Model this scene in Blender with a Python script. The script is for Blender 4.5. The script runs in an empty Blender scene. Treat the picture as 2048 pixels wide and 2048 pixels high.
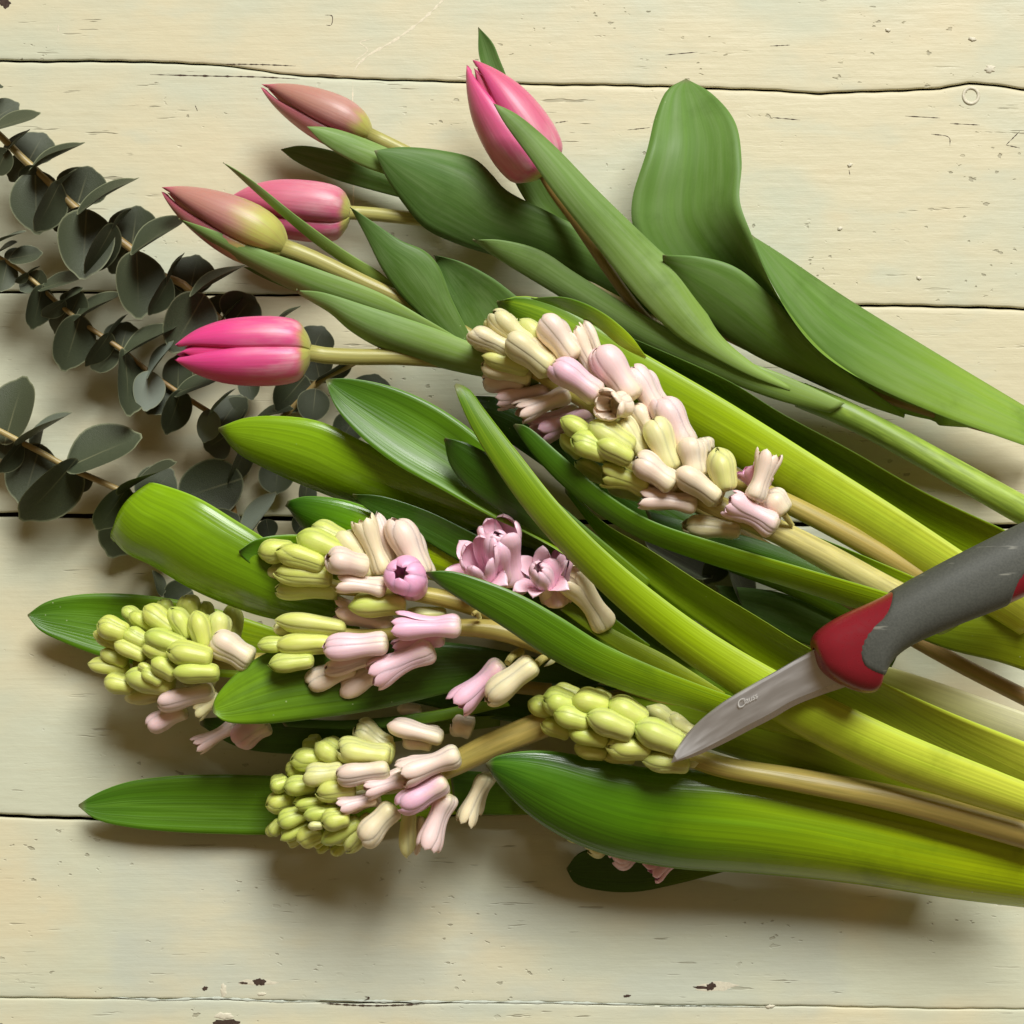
import bpy, math, random
import numpy as np
from mathutils import Vector, Matrix

random.seed(7)
rng = np.random.default_rng(7)
scene = bpy.context.scene
col = scene.collection

# ------------------------------------------------------------------ camera
FRAME = 0.38          # metres across the picture on the table top
DIST = 0.62
TILT = math.radians(4.0)
cam_d = bpy.data.cameras.new('camera')
cam = bpy.data.objects.new('camera', cam_d)
col.objects.link(cam)
cam.location = (0, -DIST * math.sin(TILT), DIST * math.cos(TILT))
cam.rotation_euler = (TILT, 0, 0)
cam_d.sensor_width = 36.0
cam_d.lens = 36.0 * DIST / FRAME
cam_d.clip_start = 0.01
cam_d.clip_end = 50
scene.camera = cam

# ------------------------------------------------------------------ light
world = bpy.data.worlds.new('World')
scene.world = world
world.use_nodes = True
bg = world.node_tree.nodes['Background']
bg.inputs['Color'].default_value = (1.0, 0.68, 0.33, 1)
bg.inputs['Strength'].default_value = 0.17

def area(name, loc, target, sx, sy, power, color):
    d = bpy.data.lights.new(name, 'AREA')
    d.shape = 'RECTANGLE'; d.size = sx; d.size_y = sy
    d.energy = power; d.color = color
    o = bpy.data.objects.new(name, d); col.objects.link(o)
    o.location = loc
    o.rotation_euler = (Vector(target) - Vector(loc)).to_track_quat('-Z', 'Y').to_euler()
    return o
area('window_light', (1.7, 4.9, 5.5), (0, 0, 0), 3.6, 3.0, 850.0, (0.98, 0.985, 0.955))

scene.view_settings.view_transform = 'Standard'
scene.view_settings.look = 'None'
scene.view_settings.exposure = 0.0
scene.view_settings.gamma = 1.0
scene.view_settings.use_curve_mapping = False
scene.cycles.use_denoising = True
scene.cycles.max_bounces = 8
scene.cycles.transparent_max_bounces = 4

# ------------------------------------------------------------------ picture -> place
CR = cam.rotation_euler.to_matrix()
CO = Vector(cam.location)
def P(x, y, z_mm=0.0):
    """point of the place at height z (mm) above the table that shows at photo pixel (x, y)"""
    z = z_mm / 1000.0
    d = CR @ Vector(((x - 1024) / 2048 * FRAME, -(y - 1024) / 2048 * FRAME, -DIST))
    t = (z - CO.z) / d.z
    return CO + d * t
def mpp(z_mm):
    return FRAME / 2048 * (DIST - z_mm / 1000) / DIST

# ------------------------------------------------------------------ material helpers
def new_mat(name):
    m = bpy.data.materials.new(name); m.use_nodes = True
    nt = m.node_tree
    return m, nt, nt.nodes['Principled BSDF'], nt.nodes['Material Output']
def N(nt, t, **kw):
    n = nt.nodes.new(t)
    for k, v in kw.items():
        if k in n.inputs: n.inputs[k].default_value = v
        else: setattr(n, k, v)
    return n
def L(nt, a, b): nt.links.new(a, b)
def ramp(nt, stops, interp='LINEAR'):
    r = nt.nodes.new('ShaderNodeValToRGB'); r.color_ramp.interpolation = interp
    e = r.color_ramp.elements
    while len(e) < len(stops): e.new(0.5)
    for i, (p, c) in enumerate(stops):
        e[i].position = p
        e[i].color = (*c, 1) if len(c) == 3 else c
    return r
def mixc(nt, fac, a, b, mode='MIX'):
    m = nt.nodes.new('ShaderNodeMix'); m.data_type = 'RGBA'; m.blend_type = mode
    m.clamp_factor = True
    for sock, v in ((m.inputs[0], fac), (m.inputs[6], a), (m.inputs[7], b)):
        if hasattr(v, 'is_linked') or hasattr(v, 'links'): nt.links.new(v, sock)
        elif isinstance(v, (int, float)): sock.default_value = v
        else: sock.default_value = (*v, 1)
    return m.outputs[2]
def mth(nt, op, a, b=None, clamp=False):
    m = nt.nodes.new('ShaderNodeMath'); m.operation = op; m.use_clamp = clamp
    for i, v in enumerate((a, b)):
        if v is None: continue
        if isinstance(v, (int, float)): m.inputs[i].default_value = v
        else: nt.links.new(v, m.inputs[i])
    return m.outputs[0]
def smap(nt, v, a, b, c=0.0, d=1.0):
    m = nt.nodes.new('ShaderNodeMapRange'); m.interpolation_type = 'SMOOTHSTEP'
    nt.links.new(v, m.inputs[0])
    m.inputs[1].default_value = a; m.inputs[2].default_value = b
    m.inputs[3].default_value = c; m.inputs[4].default_value = d
    return m.outputs[0]

_leaf_cache = {}
def leaf_mat(name, tip, mid, base, rough=0.34, vein=1.0, bloom=0.0, p_mid=0.35, p_base=0.9, trans=0.12, spec=0.4):
    """leaf blade: pigment runs from the tip to the pale base, with parallel veins"""
    if name in _leaf_cache: return _leaf_cache[name]
    m, nt, bs, out = new_mat(name)
    uv = N(nt, 'ShaderNodeUVMap')
    sep = N(nt, 'ShaderNodeSeparateXYZ'); L(nt, uv.outputs[0], sep.inputs[0])
    wob = N(nt, 'ShaderNodeTexNoise', Scale=2.2, Detail=2.0)
    L(nt, uv.outputs[0], wob.inputs['Vector'])
    vv = mth(nt, 'ADD', sep.outputs[1], mth(nt, 'MULTIPLY', mth(nt, 'SUBTRACT', wob.outputs[0], 0.5), 0.25))
    rp = ramp(nt, [(0.0, tip), (p_mid, mid), (p_base, base)])
    L(nt, vv, rp.inputs[0])
    def stripes(fu, fv, det=2.0):
        mp = N(nt, 'ShaderNodeMapping'); mp.inputs['Scale'].default_value = (fu, fv, 1)
        L(nt, uv.outputs[0], mp.inputs[0])
        oi = N(nt, 'ShaderNodeObjectInfo')
        ad = N(nt, 'ShaderNodeVectorMath', operation='ADD')
        L(nt, mp.outputs[0], ad.inputs[0])
        cb = N(nt, 'ShaderNodeCombineXYZ')
        L(nt, mth(nt, 'MULTIPLY', oi.outputs['Random'], 37.0), cb.inputs[2])
        L(nt, cb.outputs[0], ad.inputs[1])
        n = N(nt, 'ShaderNodeTexNoise', Scale=1.0, Detail=det, Roughness=0.6)
        L(nt, ad.outputs[0], n.inputs['Vector'])
        return n.outputs[0]
    s1 = stripes(26, 1.6); s2 = stripes(7, 2.5, 3.0)
    c = mixc(nt, smap(nt, s1, 0.35, 0.72, 0.0, 0.30 * vein), rp.outputs[0], (0.02, 0.045, 0.004))
    c = mixc(nt, smap(nt, s2, 0.45, 0.8, 0.0, 0.35), c, tuple(min(1, 1.5 * k + .01) for k in mid))
    if bloom > 0:   # waxy grey bloom along the blade, raised to paint in the lit sheen
        s3 = stripes(10, 4.0, 4.0)
        c = mixc(nt, smap(nt, s3, 0.3, 0.75, bloom * 0.35, bloom), c, (0.33, 0.45, 0.21))
    # pale thin margin
    ed = mth(nt, 'ABSOLUTE', mth(nt, 'SUBTRACT', sep.outputs[0], 0.5))
    c = mixc(nt, smap(nt, ed, 0.482, 0.5, 0.0, 0.55), c, tuple(min(1, 1.35 * k + .07) for k in mid))
    # dry brown tip and uneven, slightly bruised colour
    c = mixc(nt, smap(nt, sep.outputs[1], 0.022, 0.0, 0.0, 0.75), c, (0.22, 0.19, 0.11))
    tb_ = N(nt, 'ShaderNodeTexCoord'); bl_ = N(nt, 'ShaderNodeTexNoise', Scale=34.0, Detail=5.0, Roughness=0.65); L(nt, tb_.outputs['Object'], bl_.inputs['Vector'])
    c = mixc(nt, smap(nt, bl_.outputs[0], 0.5, 0.78, 0.0, 0.45), c, tuple(k * 0.45 for k in mid))
    # dust / pollen specks
    tc = N(nt, 'ShaderNodeTexCoord')
    vo = N(nt, 'ShaderNodeTexVoronoi', Scale=260.0)
    L(nt, tc.outputs['Object'], vo.inputs['Vector'])
    big = N(nt, 'ShaderNodeTexNoise', Scale=28.0); L(nt, tc.outputs['Object'], big.inputs['Vector'])
    spk = mth(nt, 'MULTIPLY', smap(nt, vo.outputs['Distance'], 0.10, 0.03), smap(nt, big.outputs[0], 0.58, 0.7))
    c = mixc(nt, mth(nt, 'MULTIPLY', spk, 0.7), c, (0.75, 0.78, 0.5))
    L(nt, c, bs.inputs['Base Color'])
    rv = smap(nt, s2, 0.3, 0.8, rough * 0.8, min(1, rough * 1.35))
    L(nt, rv, bs.inputs['Roughness'])
    bs.inputs['Specular IOR Level'].default_value = spec
    bmp = N(nt, 'ShaderNodeBump', Strength=0.28 * vein, Distance=0.0006)
    L(nt, s1, bmp.inputs['Height']); L(nt, bmp.outputs[0], bs.inputs['Normal'])
    tr = N(nt, 'ShaderNodeBsdfTranslucent'); L(nt, c, tr.inputs[0])
    mx = N(nt, 'ShaderNodeMixShader'); mx.inputs[0].default_value = trans
    L(nt, bs.outputs[0], mx.inputs[1]); L(nt, tr.outputs[0], mx.inputs[2])
    L(nt, mx.outputs[0], out.inputs[0])
    _leaf_cache[name] = m
    return m

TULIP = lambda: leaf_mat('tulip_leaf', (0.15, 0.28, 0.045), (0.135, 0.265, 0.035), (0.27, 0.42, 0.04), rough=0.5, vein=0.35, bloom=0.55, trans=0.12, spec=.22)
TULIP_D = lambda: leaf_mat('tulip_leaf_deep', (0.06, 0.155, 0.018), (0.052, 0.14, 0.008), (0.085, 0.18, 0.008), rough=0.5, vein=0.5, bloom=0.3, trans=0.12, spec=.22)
TULIP_B = lambda: leaf_mat('tulip_leaf_blade', (0.11, 0.245, 0.03), (0.095, 0.225, 0.008), (0.25, 0.42, 0.018), rough=0.52, vein=0.35, bloom=0.36, p_mid=0.4, p_base=0.8, trans=0.2, spec=.22)
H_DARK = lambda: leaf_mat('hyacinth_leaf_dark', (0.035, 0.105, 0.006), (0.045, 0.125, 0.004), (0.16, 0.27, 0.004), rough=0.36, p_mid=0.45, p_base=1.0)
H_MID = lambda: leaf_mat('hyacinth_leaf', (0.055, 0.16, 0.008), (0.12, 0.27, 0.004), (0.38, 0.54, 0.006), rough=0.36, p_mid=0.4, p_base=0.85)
H_BRIGHT = lambda: leaf_mat('hyacinth_leaf_bright', (0.24, 0.42, 0.008), (0.23, 0.42, 0.006), (0.12, 0.24, 0.005), rough=0.24, spec=.5, p_mid=0.3, p_base=0.8, vein=0.85)  # brighter green, darker towards the base
H_YEL = lambda: leaf_mat('hyacinth_leaf_yellow', (0.09, 0.22, 0.010), (0.38, 0.56, 0.005), (0.74, 0.80, 0.08), rough=0.4, p_mid=0.45, p_base=1.0, vein=0.7)
H_BIG = lambda: leaf_mat('hyacinth_leaf_shaft', (0.03, 0.115, 0.008), (0.11, 0.28, 0.004), (0.50, 0.66, 0.006), rough=0.24, spec=.45, p_mid=0.32, p_base=0.85, vein=0.9)
H_PALE = lambda: leaf_mat('hyacinth_leaf_pale', (0.50, 0.52, 0.12), (0.74, 0.72, 0.34), (0.8, 0.78, 0.5), rough=0.4, p_mid=0.4, p_base=0.8, vein=0.4)
H_OLIVE = lambda: leaf_mat('hyacinth_leaf_olive', (0.16, 0.25, 0.008), (0.22, 0.31, 0.008), (0.36, 0.44, 0.01), rough=0.4, vein=0.7)

def stem_mat(name, c0, c1, rough=0.4):
    m, nt, bs, out = new_mat(name)
    uv = N(nt, 'ShaderNodeUVMap')
    sep = N(nt, 'ShaderNodeSeparateXYZ'); L(nt, uv.outputs[0], sep.inputs[0])
    rp = ramp(nt, [(0.0, c0), (0.8, c1)]); L(nt, sep.outputs[1], rp.inputs[0])
    mp = N(nt, 'ShaderNodeMapping'); mp.inputs['Scale'].default_value = (22, 5, 1); L(nt, uv.outputs[0], mp.inputs[0])
    n = N(nt, 'ShaderNodeTexNoise', Scale=1.0, Detail=4.0); L(nt, mp.outputs[0], n.inputs['Vector'])
    c = mixc(nt, smap(nt, n.outputs[0], 0.3, 0.75, 0.0, 0.55), rp.outputs[0], tuple(k * 0.45 for k in c0))
    n2 = N(nt, 'ShaderNodeTexNoise', Scale=9.0, Detail=2.0); L(nt, uv.outputs[0], n2.inputs['Vector'])
    c = mixc(nt, smap(nt, n2.outputs[0], 0.5, 0.75, 0.0, 0.3), c, tuple(min(1, k * 1.5) for k in c1))
    L(nt, c, bs.inputs['Base Color']); bs.inputs['Roughness'].default_value = rough
    bs.inputs['Subsurface Weight'].default_value = 0.12
    bs.inputs['Subsurface Radius'].default_value = (0.004, 0.003, 0.001)
    b = N(nt, 'ShaderNodeBump', Strength=0.3, Distance=0.0005); L(nt, n.outputs[0], b.inputs['Height']); L(nt, b.outputs[0], bs.inputs['Normal'])
    return m
M_STEM_H = stem_mat('hyacinth_stem', (0.50, 0.44, 0.10), (0.42, 0.31, 0.085))
M_STEM_HB = stem_mat('hyacinth_stem_pale', (0.55, 0.46, 0.14), (0.62, 0.56, 0.20))
M_STEM_T = stem_mat('tulip_stem', (0.46, 0.44, 0.13), (0.34, 0.20, 0.07))
M_STEM_TB = stem_mat('tulip_stem_brown', (0.33, 0.22, 0.06), (0.15, 0.13, 0.03))
M_STEM_TG = stem_mat('tulip_stem_green', (0.20, 0.33, 0.05), (0.36, 0.50, 0.07))
M_STEM_E = stem_mat('eucalyptus_stem', (0.50, 0.40, 0.16), (0.34, 0.20, 0.06))

# hyacinth florets: Object colour r = greenness, g = pinkness, b = depth of pink
def floret_mat():
    m, nt, bs, out = new_mat('hyacinth_floret')
    oi = N(nt, 'ShaderNodeObjectInfo')
    oc = N(nt, 'ShaderNodeSeparateColor'); L(nt, oi.outputs['Color'], oc.inputs[0])
    uv = N(nt, 'ShaderNodeUVMap'); sep = N(nt, 'ShaderNodeSeparateXYZ'); L(nt, uv.outputs[0], sep.inputs[0])
    v = sep.outputs[1]
    tc = N(nt, 'ShaderNodeTexCoord')
    nz = N(nt, 'ShaderNodeTexNoise', Scale=2.6, Detail=2.0); L(nt, tc.outputs['Object'], nz.inputs['Vector'])
    ad = N(nt, 'ShaderNodeVectorMath', operation='ADD'); L(nt, tc.outputs['Object'], ad.inputs[0])
    cb = N(nt, 'ShaderNodeCombineXYZ'); L(nt, mth(nt, 'MULTIPLY', oi.outputs['Random'], 50.0), cb.inputs[0]); L(nt, cb.outputs[0], ad.inputs[1])
    L(nt, ad.outputs[0], nz.inputs['Vector'])
    n0 = mth(nt, 'SUBTRACT', nz.outputs[0], 0.5)
    g = mth(nt, 'ADD', oc.outputs[0], mth(nt, 'MULTIPLY', n0, 0.5), clamp=True)
    cream = mixc(nt, smap(nt, v, 0.0, 0.5), (0.80, 0.74, 0.34), (0.88, 0.78, 0.50))
    green = mixc(nt, smap(nt, v, 0.35, 1.0), (0.58, 0.66, 0.14), (0.46, 0.62, 0.10))
    green = mixc(nt, oi.outputs['Random'], green, (0.64, 0.68, 0.15))
    c = mixc(nt, g, cream, green)
    pm = mth(nt, 'MULTIPLY', smap(nt, mth(nt, 'ADD', v, mth(nt, 'MULTIPLY', n0, 0.5)), 0.0, 0.62), mth(nt, 'MULTIPLY', oc.outputs[1], 1.2), clamp=True)
    pink = mixc(nt, oc.outputs[2], (0.90, 0.64, 0.71), (0.82, 0.34, 0.60))
    c = mixc(nt, pm, c, pink)
    # darker midvein streaks along each tepal
    st = N(nt, 'ShaderNodeMapping'); st.inputs['Scale'].default_value = (9, 1.2, 1); L(nt, uv.outputs[0], st.inputs[0])
    sn = N(nt, 'ShaderNodeTexNoise', Scale=1.0, Detail=3.0); L(nt, st.outputs[0], sn.inputs['Vector'])
    c = mixc(nt, smap(nt, sn.outputs[0], 0.45, 0.85, 0.0, 0.2), c, mixc(nt, g, (0.70, 0.52, 0.36), (0.36, 0.42, 0.05)))
    L(nt, c, bs.inputs['Base Color'])
    bs.inputs['Roughness'].default_value = 0.42
    bs.inputs['Subsurface Weight'].default_value = 0.4
    bs.inputs['Subsurface Radius'].default_value = (1.0, 0.85, 0.7)
    bs.inputs['Subsurface Scale'].default_value = 0.0013
    b = N(nt, 'ShaderNodeBump', Strength=0.25, Distance=0.0004); L(nt, sn.outputs[0], b.inputs['Height']); L(nt, b.outputs[0], bs.inputs['Normal'])
    return m
M_FLORET = floret_mat()

# tulip petals: Object colour r = brown mauve share, g = green at the base, b = depth of pink
def tulip_mat():
    m, nt, bs, out = new_mat('tulip_petal')
    oi = N(nt, 'ShaderNodeObjectInfo')
    oc = N(nt, 'ShaderNodeSeparateColor'); L(nt, oi.outputs['Color'], oc.inputs[0])
    uv = N(nt, 'ShaderNodeUVMap'); sep = N(nt, 'ShaderNodeSeparateXYZ'); L(nt, uv.outputs[0], sep.inputs[0])
    nz = N(nt, 'ShaderNodeTexNoise', Scale=5.0, Detail=3.0); L(nt, uv.outputs[0], nz.inputs['Vector'])
    n0 = mth(nt, 'SUBTRACT', nz.outputs[0], 0.5)
    v = mth(nt, 'ADD', sep.outputs[1], mth(nt, 'MULTIPLY', n0, 0.16))
    ux = mth(nt, 'ABSOLUTE', mth(nt, 'SUBTRACT', sep.outputs[0], 0.5))
    pink = mixc(nt, oc.outputs[2], (0.60, 0.15, 0.235), (0.74, 0.05, 0.24))
    pink = mixc(nt, smap(nt, ux, 0.1, 0.48, 0.0, 0.7), pink, (0.72, 0.06, 0.27))
    mauve = mixc(nt, smap(nt, ux, 0.2, 0.48, 0.0, 0.8), (0.45, 0.22, 0.17), (0.37, 0.08, 0.12))
    mauve = mixc(nt, smap(nt, v, 0.78, 1.0), mauve, (0.52, 0.10, 0.17))
    c = mixc(nt, oc.outputs[0], pink, mauve)
    # pale silvery flush low on the petal
    fl = mth(nt, 'MULTIPLY', smap(nt, v, 0.15, 0.38), smap(nt, v, 0.66, 0.36))
    fl = mth(nt, 'MULTIPLY', fl, smap(nt, nz.outputs[0], 0.38, 0.7, 0.1, 0.75))
    c = mixc(nt, mth(nt, 'MULTIPLY', fl, mth(nt, 'SUBTRACT', 1.0, mth(nt, 'MULTIPLY', oc.outputs[0], 0.6))), c, (0.78, 0.50, 0.52))
    gm = mth(nt, 'SUBTRACT', 1.0, smap(nt, mth(nt, 'SUBTRACT', v, mth(nt, 'MULTIPLY', oc.outputs[1], 0.36)), 0.0, 0.17))
    c = mixc(nt, gm, c, (0.50, 0.50, 0.12))
    st = N(nt, 'ShaderNodeMapping'); st.inputs['Scale'].default_value = (26, 1.5, 1); L(nt, uv.outputs[0], st.inputs[0])
    sn = N(nt, 'ShaderNodeTexNoise', Scale=1.0, Detail=3.0); L(nt, st.outputs[0], sn.inputs['Vector'])
    c = mixc(nt, smap(nt, sn.outputs[0], 0.45, 0.8, 0.0, 0.38), c, (0.36, 0.09, 0.10))
    L(nt, c, bs.inputs['Base Color'])
    bs.inputs['Roughness'].default_value = 0.4
    bs.inputs['Sheen Weight'].default_value = 0.08
    bs.inputs['Subsurface Weight'].default_value = 0.2
    bs.inputs['Subsurface Radius'].default_value = (1.0, 0.4, 0.3)
    bs.inputs['Subsurface Scale'].default_value = 0.0015
    b = N(nt, 'ShaderNodeBump', Strength=0.18, Distance=0.0005); L(nt, sn.outputs[0], b.inputs['Height']); L(nt, b.outputs[0], bs.inputs['Normal'])
    return m
M_TULIP = tulip_mat()

def euc_mat():
    m, nt, bs, out = new_mat('eucalyptus_leaf')
    oi = N(nt, 'ShaderNodeObjectInfo')
    uv = N(nt, 'ShaderNodeUVMap'); sep = N(nt, 'ShaderNodeSeparateXYZ'); L(nt, uv.outputs[0], sep.inputs[0])
    tc = N(nt, 'ShaderNodeTexCoord')
    nz = N(nt, 'ShaderNodeTexNoise', Scale=70.0, Detail=4.0); L(nt, tc.outputs['Object'], nz.inputs['Vector'])
    c = mixc(nt, oi.outputs['Random'], (0.034, 0.044, 0.021), (0.056, 0.070, 0.036))
    c = mixc(nt, smap(nt, nz.outputs[0], 0.35, 0.7, 0.0, 0.6), c, (0.068, 0.08, 0.043))
    # silver underside
    oc = N(nt, 'ShaderNodeSeparateColor'); L(nt, oi.outputs['Color'], oc.inputs[0])
    c = mixc(nt, oc.outputs[0], c, (0.24, 0.28, 0.23))
    gs = N(nt, 'ShaderNodeSeparateXYZ'); L(nt, tc.outputs['Generated'], gs.inputs[0])
    rib = smap(nt, mth(nt, 'ABSOLUTE', mth(nt, 'SUBTRACT', gs.outputs[0], 0.5)), 0.022, 0.006)
    c = mixc(nt, mth(nt, 'MULTIPLY', rib, smap(nt, gs.outputs[1], 0.9, 0.1, 0.0, 0.55)), c, (0.22, 0.22, 0.12))
    # uv.x holds the distance to the margin, uv.y the way from stalk to tip, z free
    c = mixc(nt, smap(nt, sep.outputs[0], 0.93, 1.0, 0.0, 0.75), c, (0.27, 0.29, 0.17))
    L(nt, c, bs.inputs['Base Color'])
    bs.inputs['Roughness'].default_value = 0.52
    b = N(nt, 'ShaderNodeBump', Strength=0.3, Distance=0.0006); L(nt, nz.outputs[0], b.inputs['Height']); L(nt, b.outputs[0], bs.inputs['Normal'])
    return m
M_EUC = euc_mat()

def simple(name, c, rough, metal=0.0, noise=0.0, nscale=200.0, bump=0.0):
    m, nt, bs, out = new_mat(name)
    tc = N(nt, 'ShaderNodeTexCoord')
    nz = N(nt, 'ShaderNodeTexNoise', Scale=nscale, Detail=5.0); L(nt, tc.outputs['Object'], nz.inputs['Vector'])
    cc = mixc(nt, smap(nt, nz.outputs[0], 0.35, 0.7, 0.0, noise), c, tuple(k * 0.5 for k in c))
    L(nt, cc, bs.inputs['Base Color'])
    L(nt, smap(nt, nz.outputs[0], 0.2, 0.8, rough * 0.85, min(1, rough * 1.2)), bs.inputs['Roughness'])
    bs.inputs['Metallic'].default_value = metal
    if bump:
        b = N(nt, 'ShaderNodeBump', Strength=bump, Distance=0.0003); L(nt, nz.outputs[0], b.inputs['Height']); L(nt, b.outputs[0], bs.inputs['Normal'])
    return m

# ------------------------------------------------------------------ object helpers
def mesh_obj(name, verts, faces, mat, parent=None, uvs=None, smooth=True, mesh=None):
    if mesh is None:
        mesh = bpy.data.meshes.new(name)
        mesh.from_pydata([tuple(v) for v in verts], [], faces)
        if uvs is not None:
            ul = mesh.uv_layers.new(name='UVMap')
            li = np.empty(len(mesh.loops), dtype=np.int32); mesh.loops.foreach_get('vertex_index', li)
            ul.data.foreach_set('uv', np.asarray(uvs, dtype=np.float32)[li].ravel())
        if smooth: mesh.polygons.foreach_set('use_smooth', [True] * len(mesh.polygons))
        mesh.materials.append(mat)
    o = bpy.data.objects.new(name, mesh); col.objects.link(o)
    if parent is not None:
        o.parent = parent
        if parent.type == 'EMPTY':
            o.matrix_parent_inverse = Matrix.Translation(-Vector(parent.location))
    return o
def thing(name, label, cat, loc, group=None, kind=None):
    o = bpy.data.objects.new(name, None); col.objects.link(o)
    o.empty_display_size = 0.01
    o.location = loc
    if label: o['label'] = label
    if cat: o['category'] = cat
    if group: o['group'] = group
    if kind: o['kind'] = kind
    return o

def catmull(pts, n):
    """n points evenly spaced by arc length on a Catmull-Rom spline through pts"""
    pts = np.asarray(pts, float)
    if len(pts) == 2:
        t = np.linspace(0, 1, n)[:, None]
        return pts[0] * (1 - t) + pts[1] * t
    p = np.vstack([2 * pts[0] - pts[1], pts, 2 * pts[-1] - pts[-2]])
    out = []
    K = 24
    for i in range(1, len(p) - 2):
        p0, p1, p2, p3 = p[i - 1], p[i], p[i + 1], p[i + 2]
        d01 = max(np.linalg.norm(p1 - p0), 1e-6) ** .5; d12 = max(np.linalg.norm(p2 - p1), 1e-6) ** .5; d23 = max(np.linalg.norm(p3 - p2), 1e-6) ** .5
        m1 = (p2 - p1) + d12 * ((p1 - p0) / d01 - (p2 - p0) / (d01 + d12))
        m2 = (p2 - p1) + d12 * ((p3 - p2) / d23 - (p3 - p1) / (d12 + d23))
        for k in range(K):
            t = k / K
            out.append((2 * t**3 - 3 * t**2 + 1) * p1 + (t**3 - 2 * t**2 + t) * m1 + (-2 * t**3 + 3 * t**2) * p2 + (t**3 - t**2) * m2)
    out.append(pts[-1])
    out = np.array(out)
    s = np.concatenate([[0], np.cumsum(np.linalg.norm(np.diff(out[:, :2], axis=0), axis=1) + 1e-9)])
    q = np.linspace(0, s[-1], n)
    return np.stack([np.interp(q, s, out[:, k]) for k in range(out.shape[1])], 1)

def with_z(pts, z):
    pts = [tuple(p) for p in pts]
    if len(pts[0]) == 3: return pts
    if isinstance(z, (int, float)): z = [z]
    a = np.array([p[:2] for p in pts], float)
    s = np.concatenate([[0], np.cumsum(np.linalg.norm(np.diff(a, axis=0), axis=1))]); s /= s[-1]
    zz = np.interp(s, np.linspace(0, 1, len(z)), z) if len(z) > 1 else np.full(len(s), z[0])
    return [(p[0], p[1], float(k)) for p, k in zip(pts, zz)]

def leaf(parent, A, B, z, zB=None, bulge=0.1, mat=None, n=64, nu=13, thick=0.5, name='leaf', wave=0.0, uvlen=1.0):
    """leaf blade between its two margins A and B (photo pixels from the tip), at heights z (mm)"""
    A = catmull(with_z(A, z), n); B = catmull(with_z(B, zB if zB is not None else z), n)
    PA = np.array([P(*p) for p in A]); PB = np.array([P(*p) for p in B])
    C = (PA + PB) / 2
    T = np.gradient(C, axis=0)
    W = PB - PA
    nrm = np.cross(T, W); ln = np.linalg.norm(nrm, axis=1, keepdims=True); nrm = nrm / np.maximum(ln, 1e-12)
    nrm[nrm[:, 2] < 0] *= -1
    bad = (ln[:, 0] < 1e-12); nrm[bad] = (0, 0, 1)
    # smooth normals
    for _ in range(4):
        nrm[1:-1] = (nrm[:-2] + 2 * nrm[1:-1] + nrm[2:]); nrm /= np.linalg.norm(nrm, axis=1, keepdims=True)
    w = np.linalg.norm(W, axis=1)
    bl = np.interp(np.linspace(0, 1, n), np.linspace(0, 1, len(bulge)), bulge) if isinstance(bulge, (list, tuple)) else np.full(n, bulge)
    ph = random.uniform(0, 6)
    top = []; uvs = []
    for i in range(n):
        for j in range(nu):
            u = j / (nu - 1)
            h = bl[i] * w[i] * (1 - (2 * u - 1) ** 2)
            h += wave * w[i] * math.sin(9 * i / n + ph + 2.2 * u) * (2 * u - 1) ** 2
            top.append(PA[i] + W[i] * u + nrm[i] * h); uvs.append((u, i / (n - 1) * uvlen))
    th = thick / 1000
    bot = []
    for i in range(n):
        for j in range(nu):
            u = j / (nu - 1)
            e = th * (1 - (2 * u - 1) ** 6) * (0.4 + 0.6 * min(1, i / 4)) + 0.00012
            bot.append(top[i * nu + j] - nrm[i] * e)
    V = top + bot; M = n * nu
    F = []
    for i in range(n - 1):
        for j in range(nu - 1):
            a = i * nu + j
            F.append((a, a + 1, a + nu + 1, a + nu)); F.append((M + a, M + a + nu, M + a + nu + 1, M + a + 1))
        a = i * nu; F.append((a, a + nu, M + a + nu, M + a))
        a = i * nu + nu - 1; F.append((a, M + a, M + a + nu, a + nu))
    for j in range(nu - 1):
        F.append((j, M + j, M + j + 1, j + 1)); a = (n - 1) * nu + j; F.append((a, a + 1, M + a + 1, M + a))
    # make upward faces point up
    v0 = np.array([V[k] for k in F[len(F) // 2 // 2 * 2][:3]])
    o = mesh_obj(name, V, F, mat or H_MID(), parent, uvs + uvs)
    return o

def tube(parent, pts, z, r, mat, name='stem', n=48, k=16, cap=True, flat=1.0):
    """round stem along photo pixels pts at heights z (mm), radius r (photo pixels)"""
    p3 = catmull(with_z(pts, z), n)
    C = np.array([P(*p) for p in p3])
    r = [r] if isinstance(r, (int, float)) else r
    rr = np.interp(np.linspace(0, 1, n), np.linspace(0, 1, len(r)), r) if len(r) > 1 else np.full(n, r[0])
    rr = np.array([a * mpp(p[2]) for a, p in zip(rr, p3)])
    T = np.gradient(C, axis=0); T /= np.linalg.norm(T, axis=1, keepdims=True)
    V = []; U = []
    for i in range(n):
        up = np.array((0, 0, 1.0)); side = np.cross(T[i], up); side /= np.linalg.norm(side); up = np.cross(side, T[i])
        for j in range(k + 1):
            a = 2 * math.pi * j / k
            V.append(C[i] + (side * math.cos(a) + up * math.sin(a) * flat) * rr[i] * (1 + 0.03 * math.sin(3 * a + i * .2))); U.append((j / k, i / (n - 1)))
    F = []
    for i in range(n - 1):
        for j in range(k):
            a = i * (k + 1) + j; F.append((a, a + 1, a + k + 2, a + k + 1))
    if cap:
        F.append(tuple(range(k)))
        F.append(tuple((n - 1) * (k + 1) + j for j in reversed(range(k))))
    return mesh_obj(name, V, F, mat, parent, U)

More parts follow.
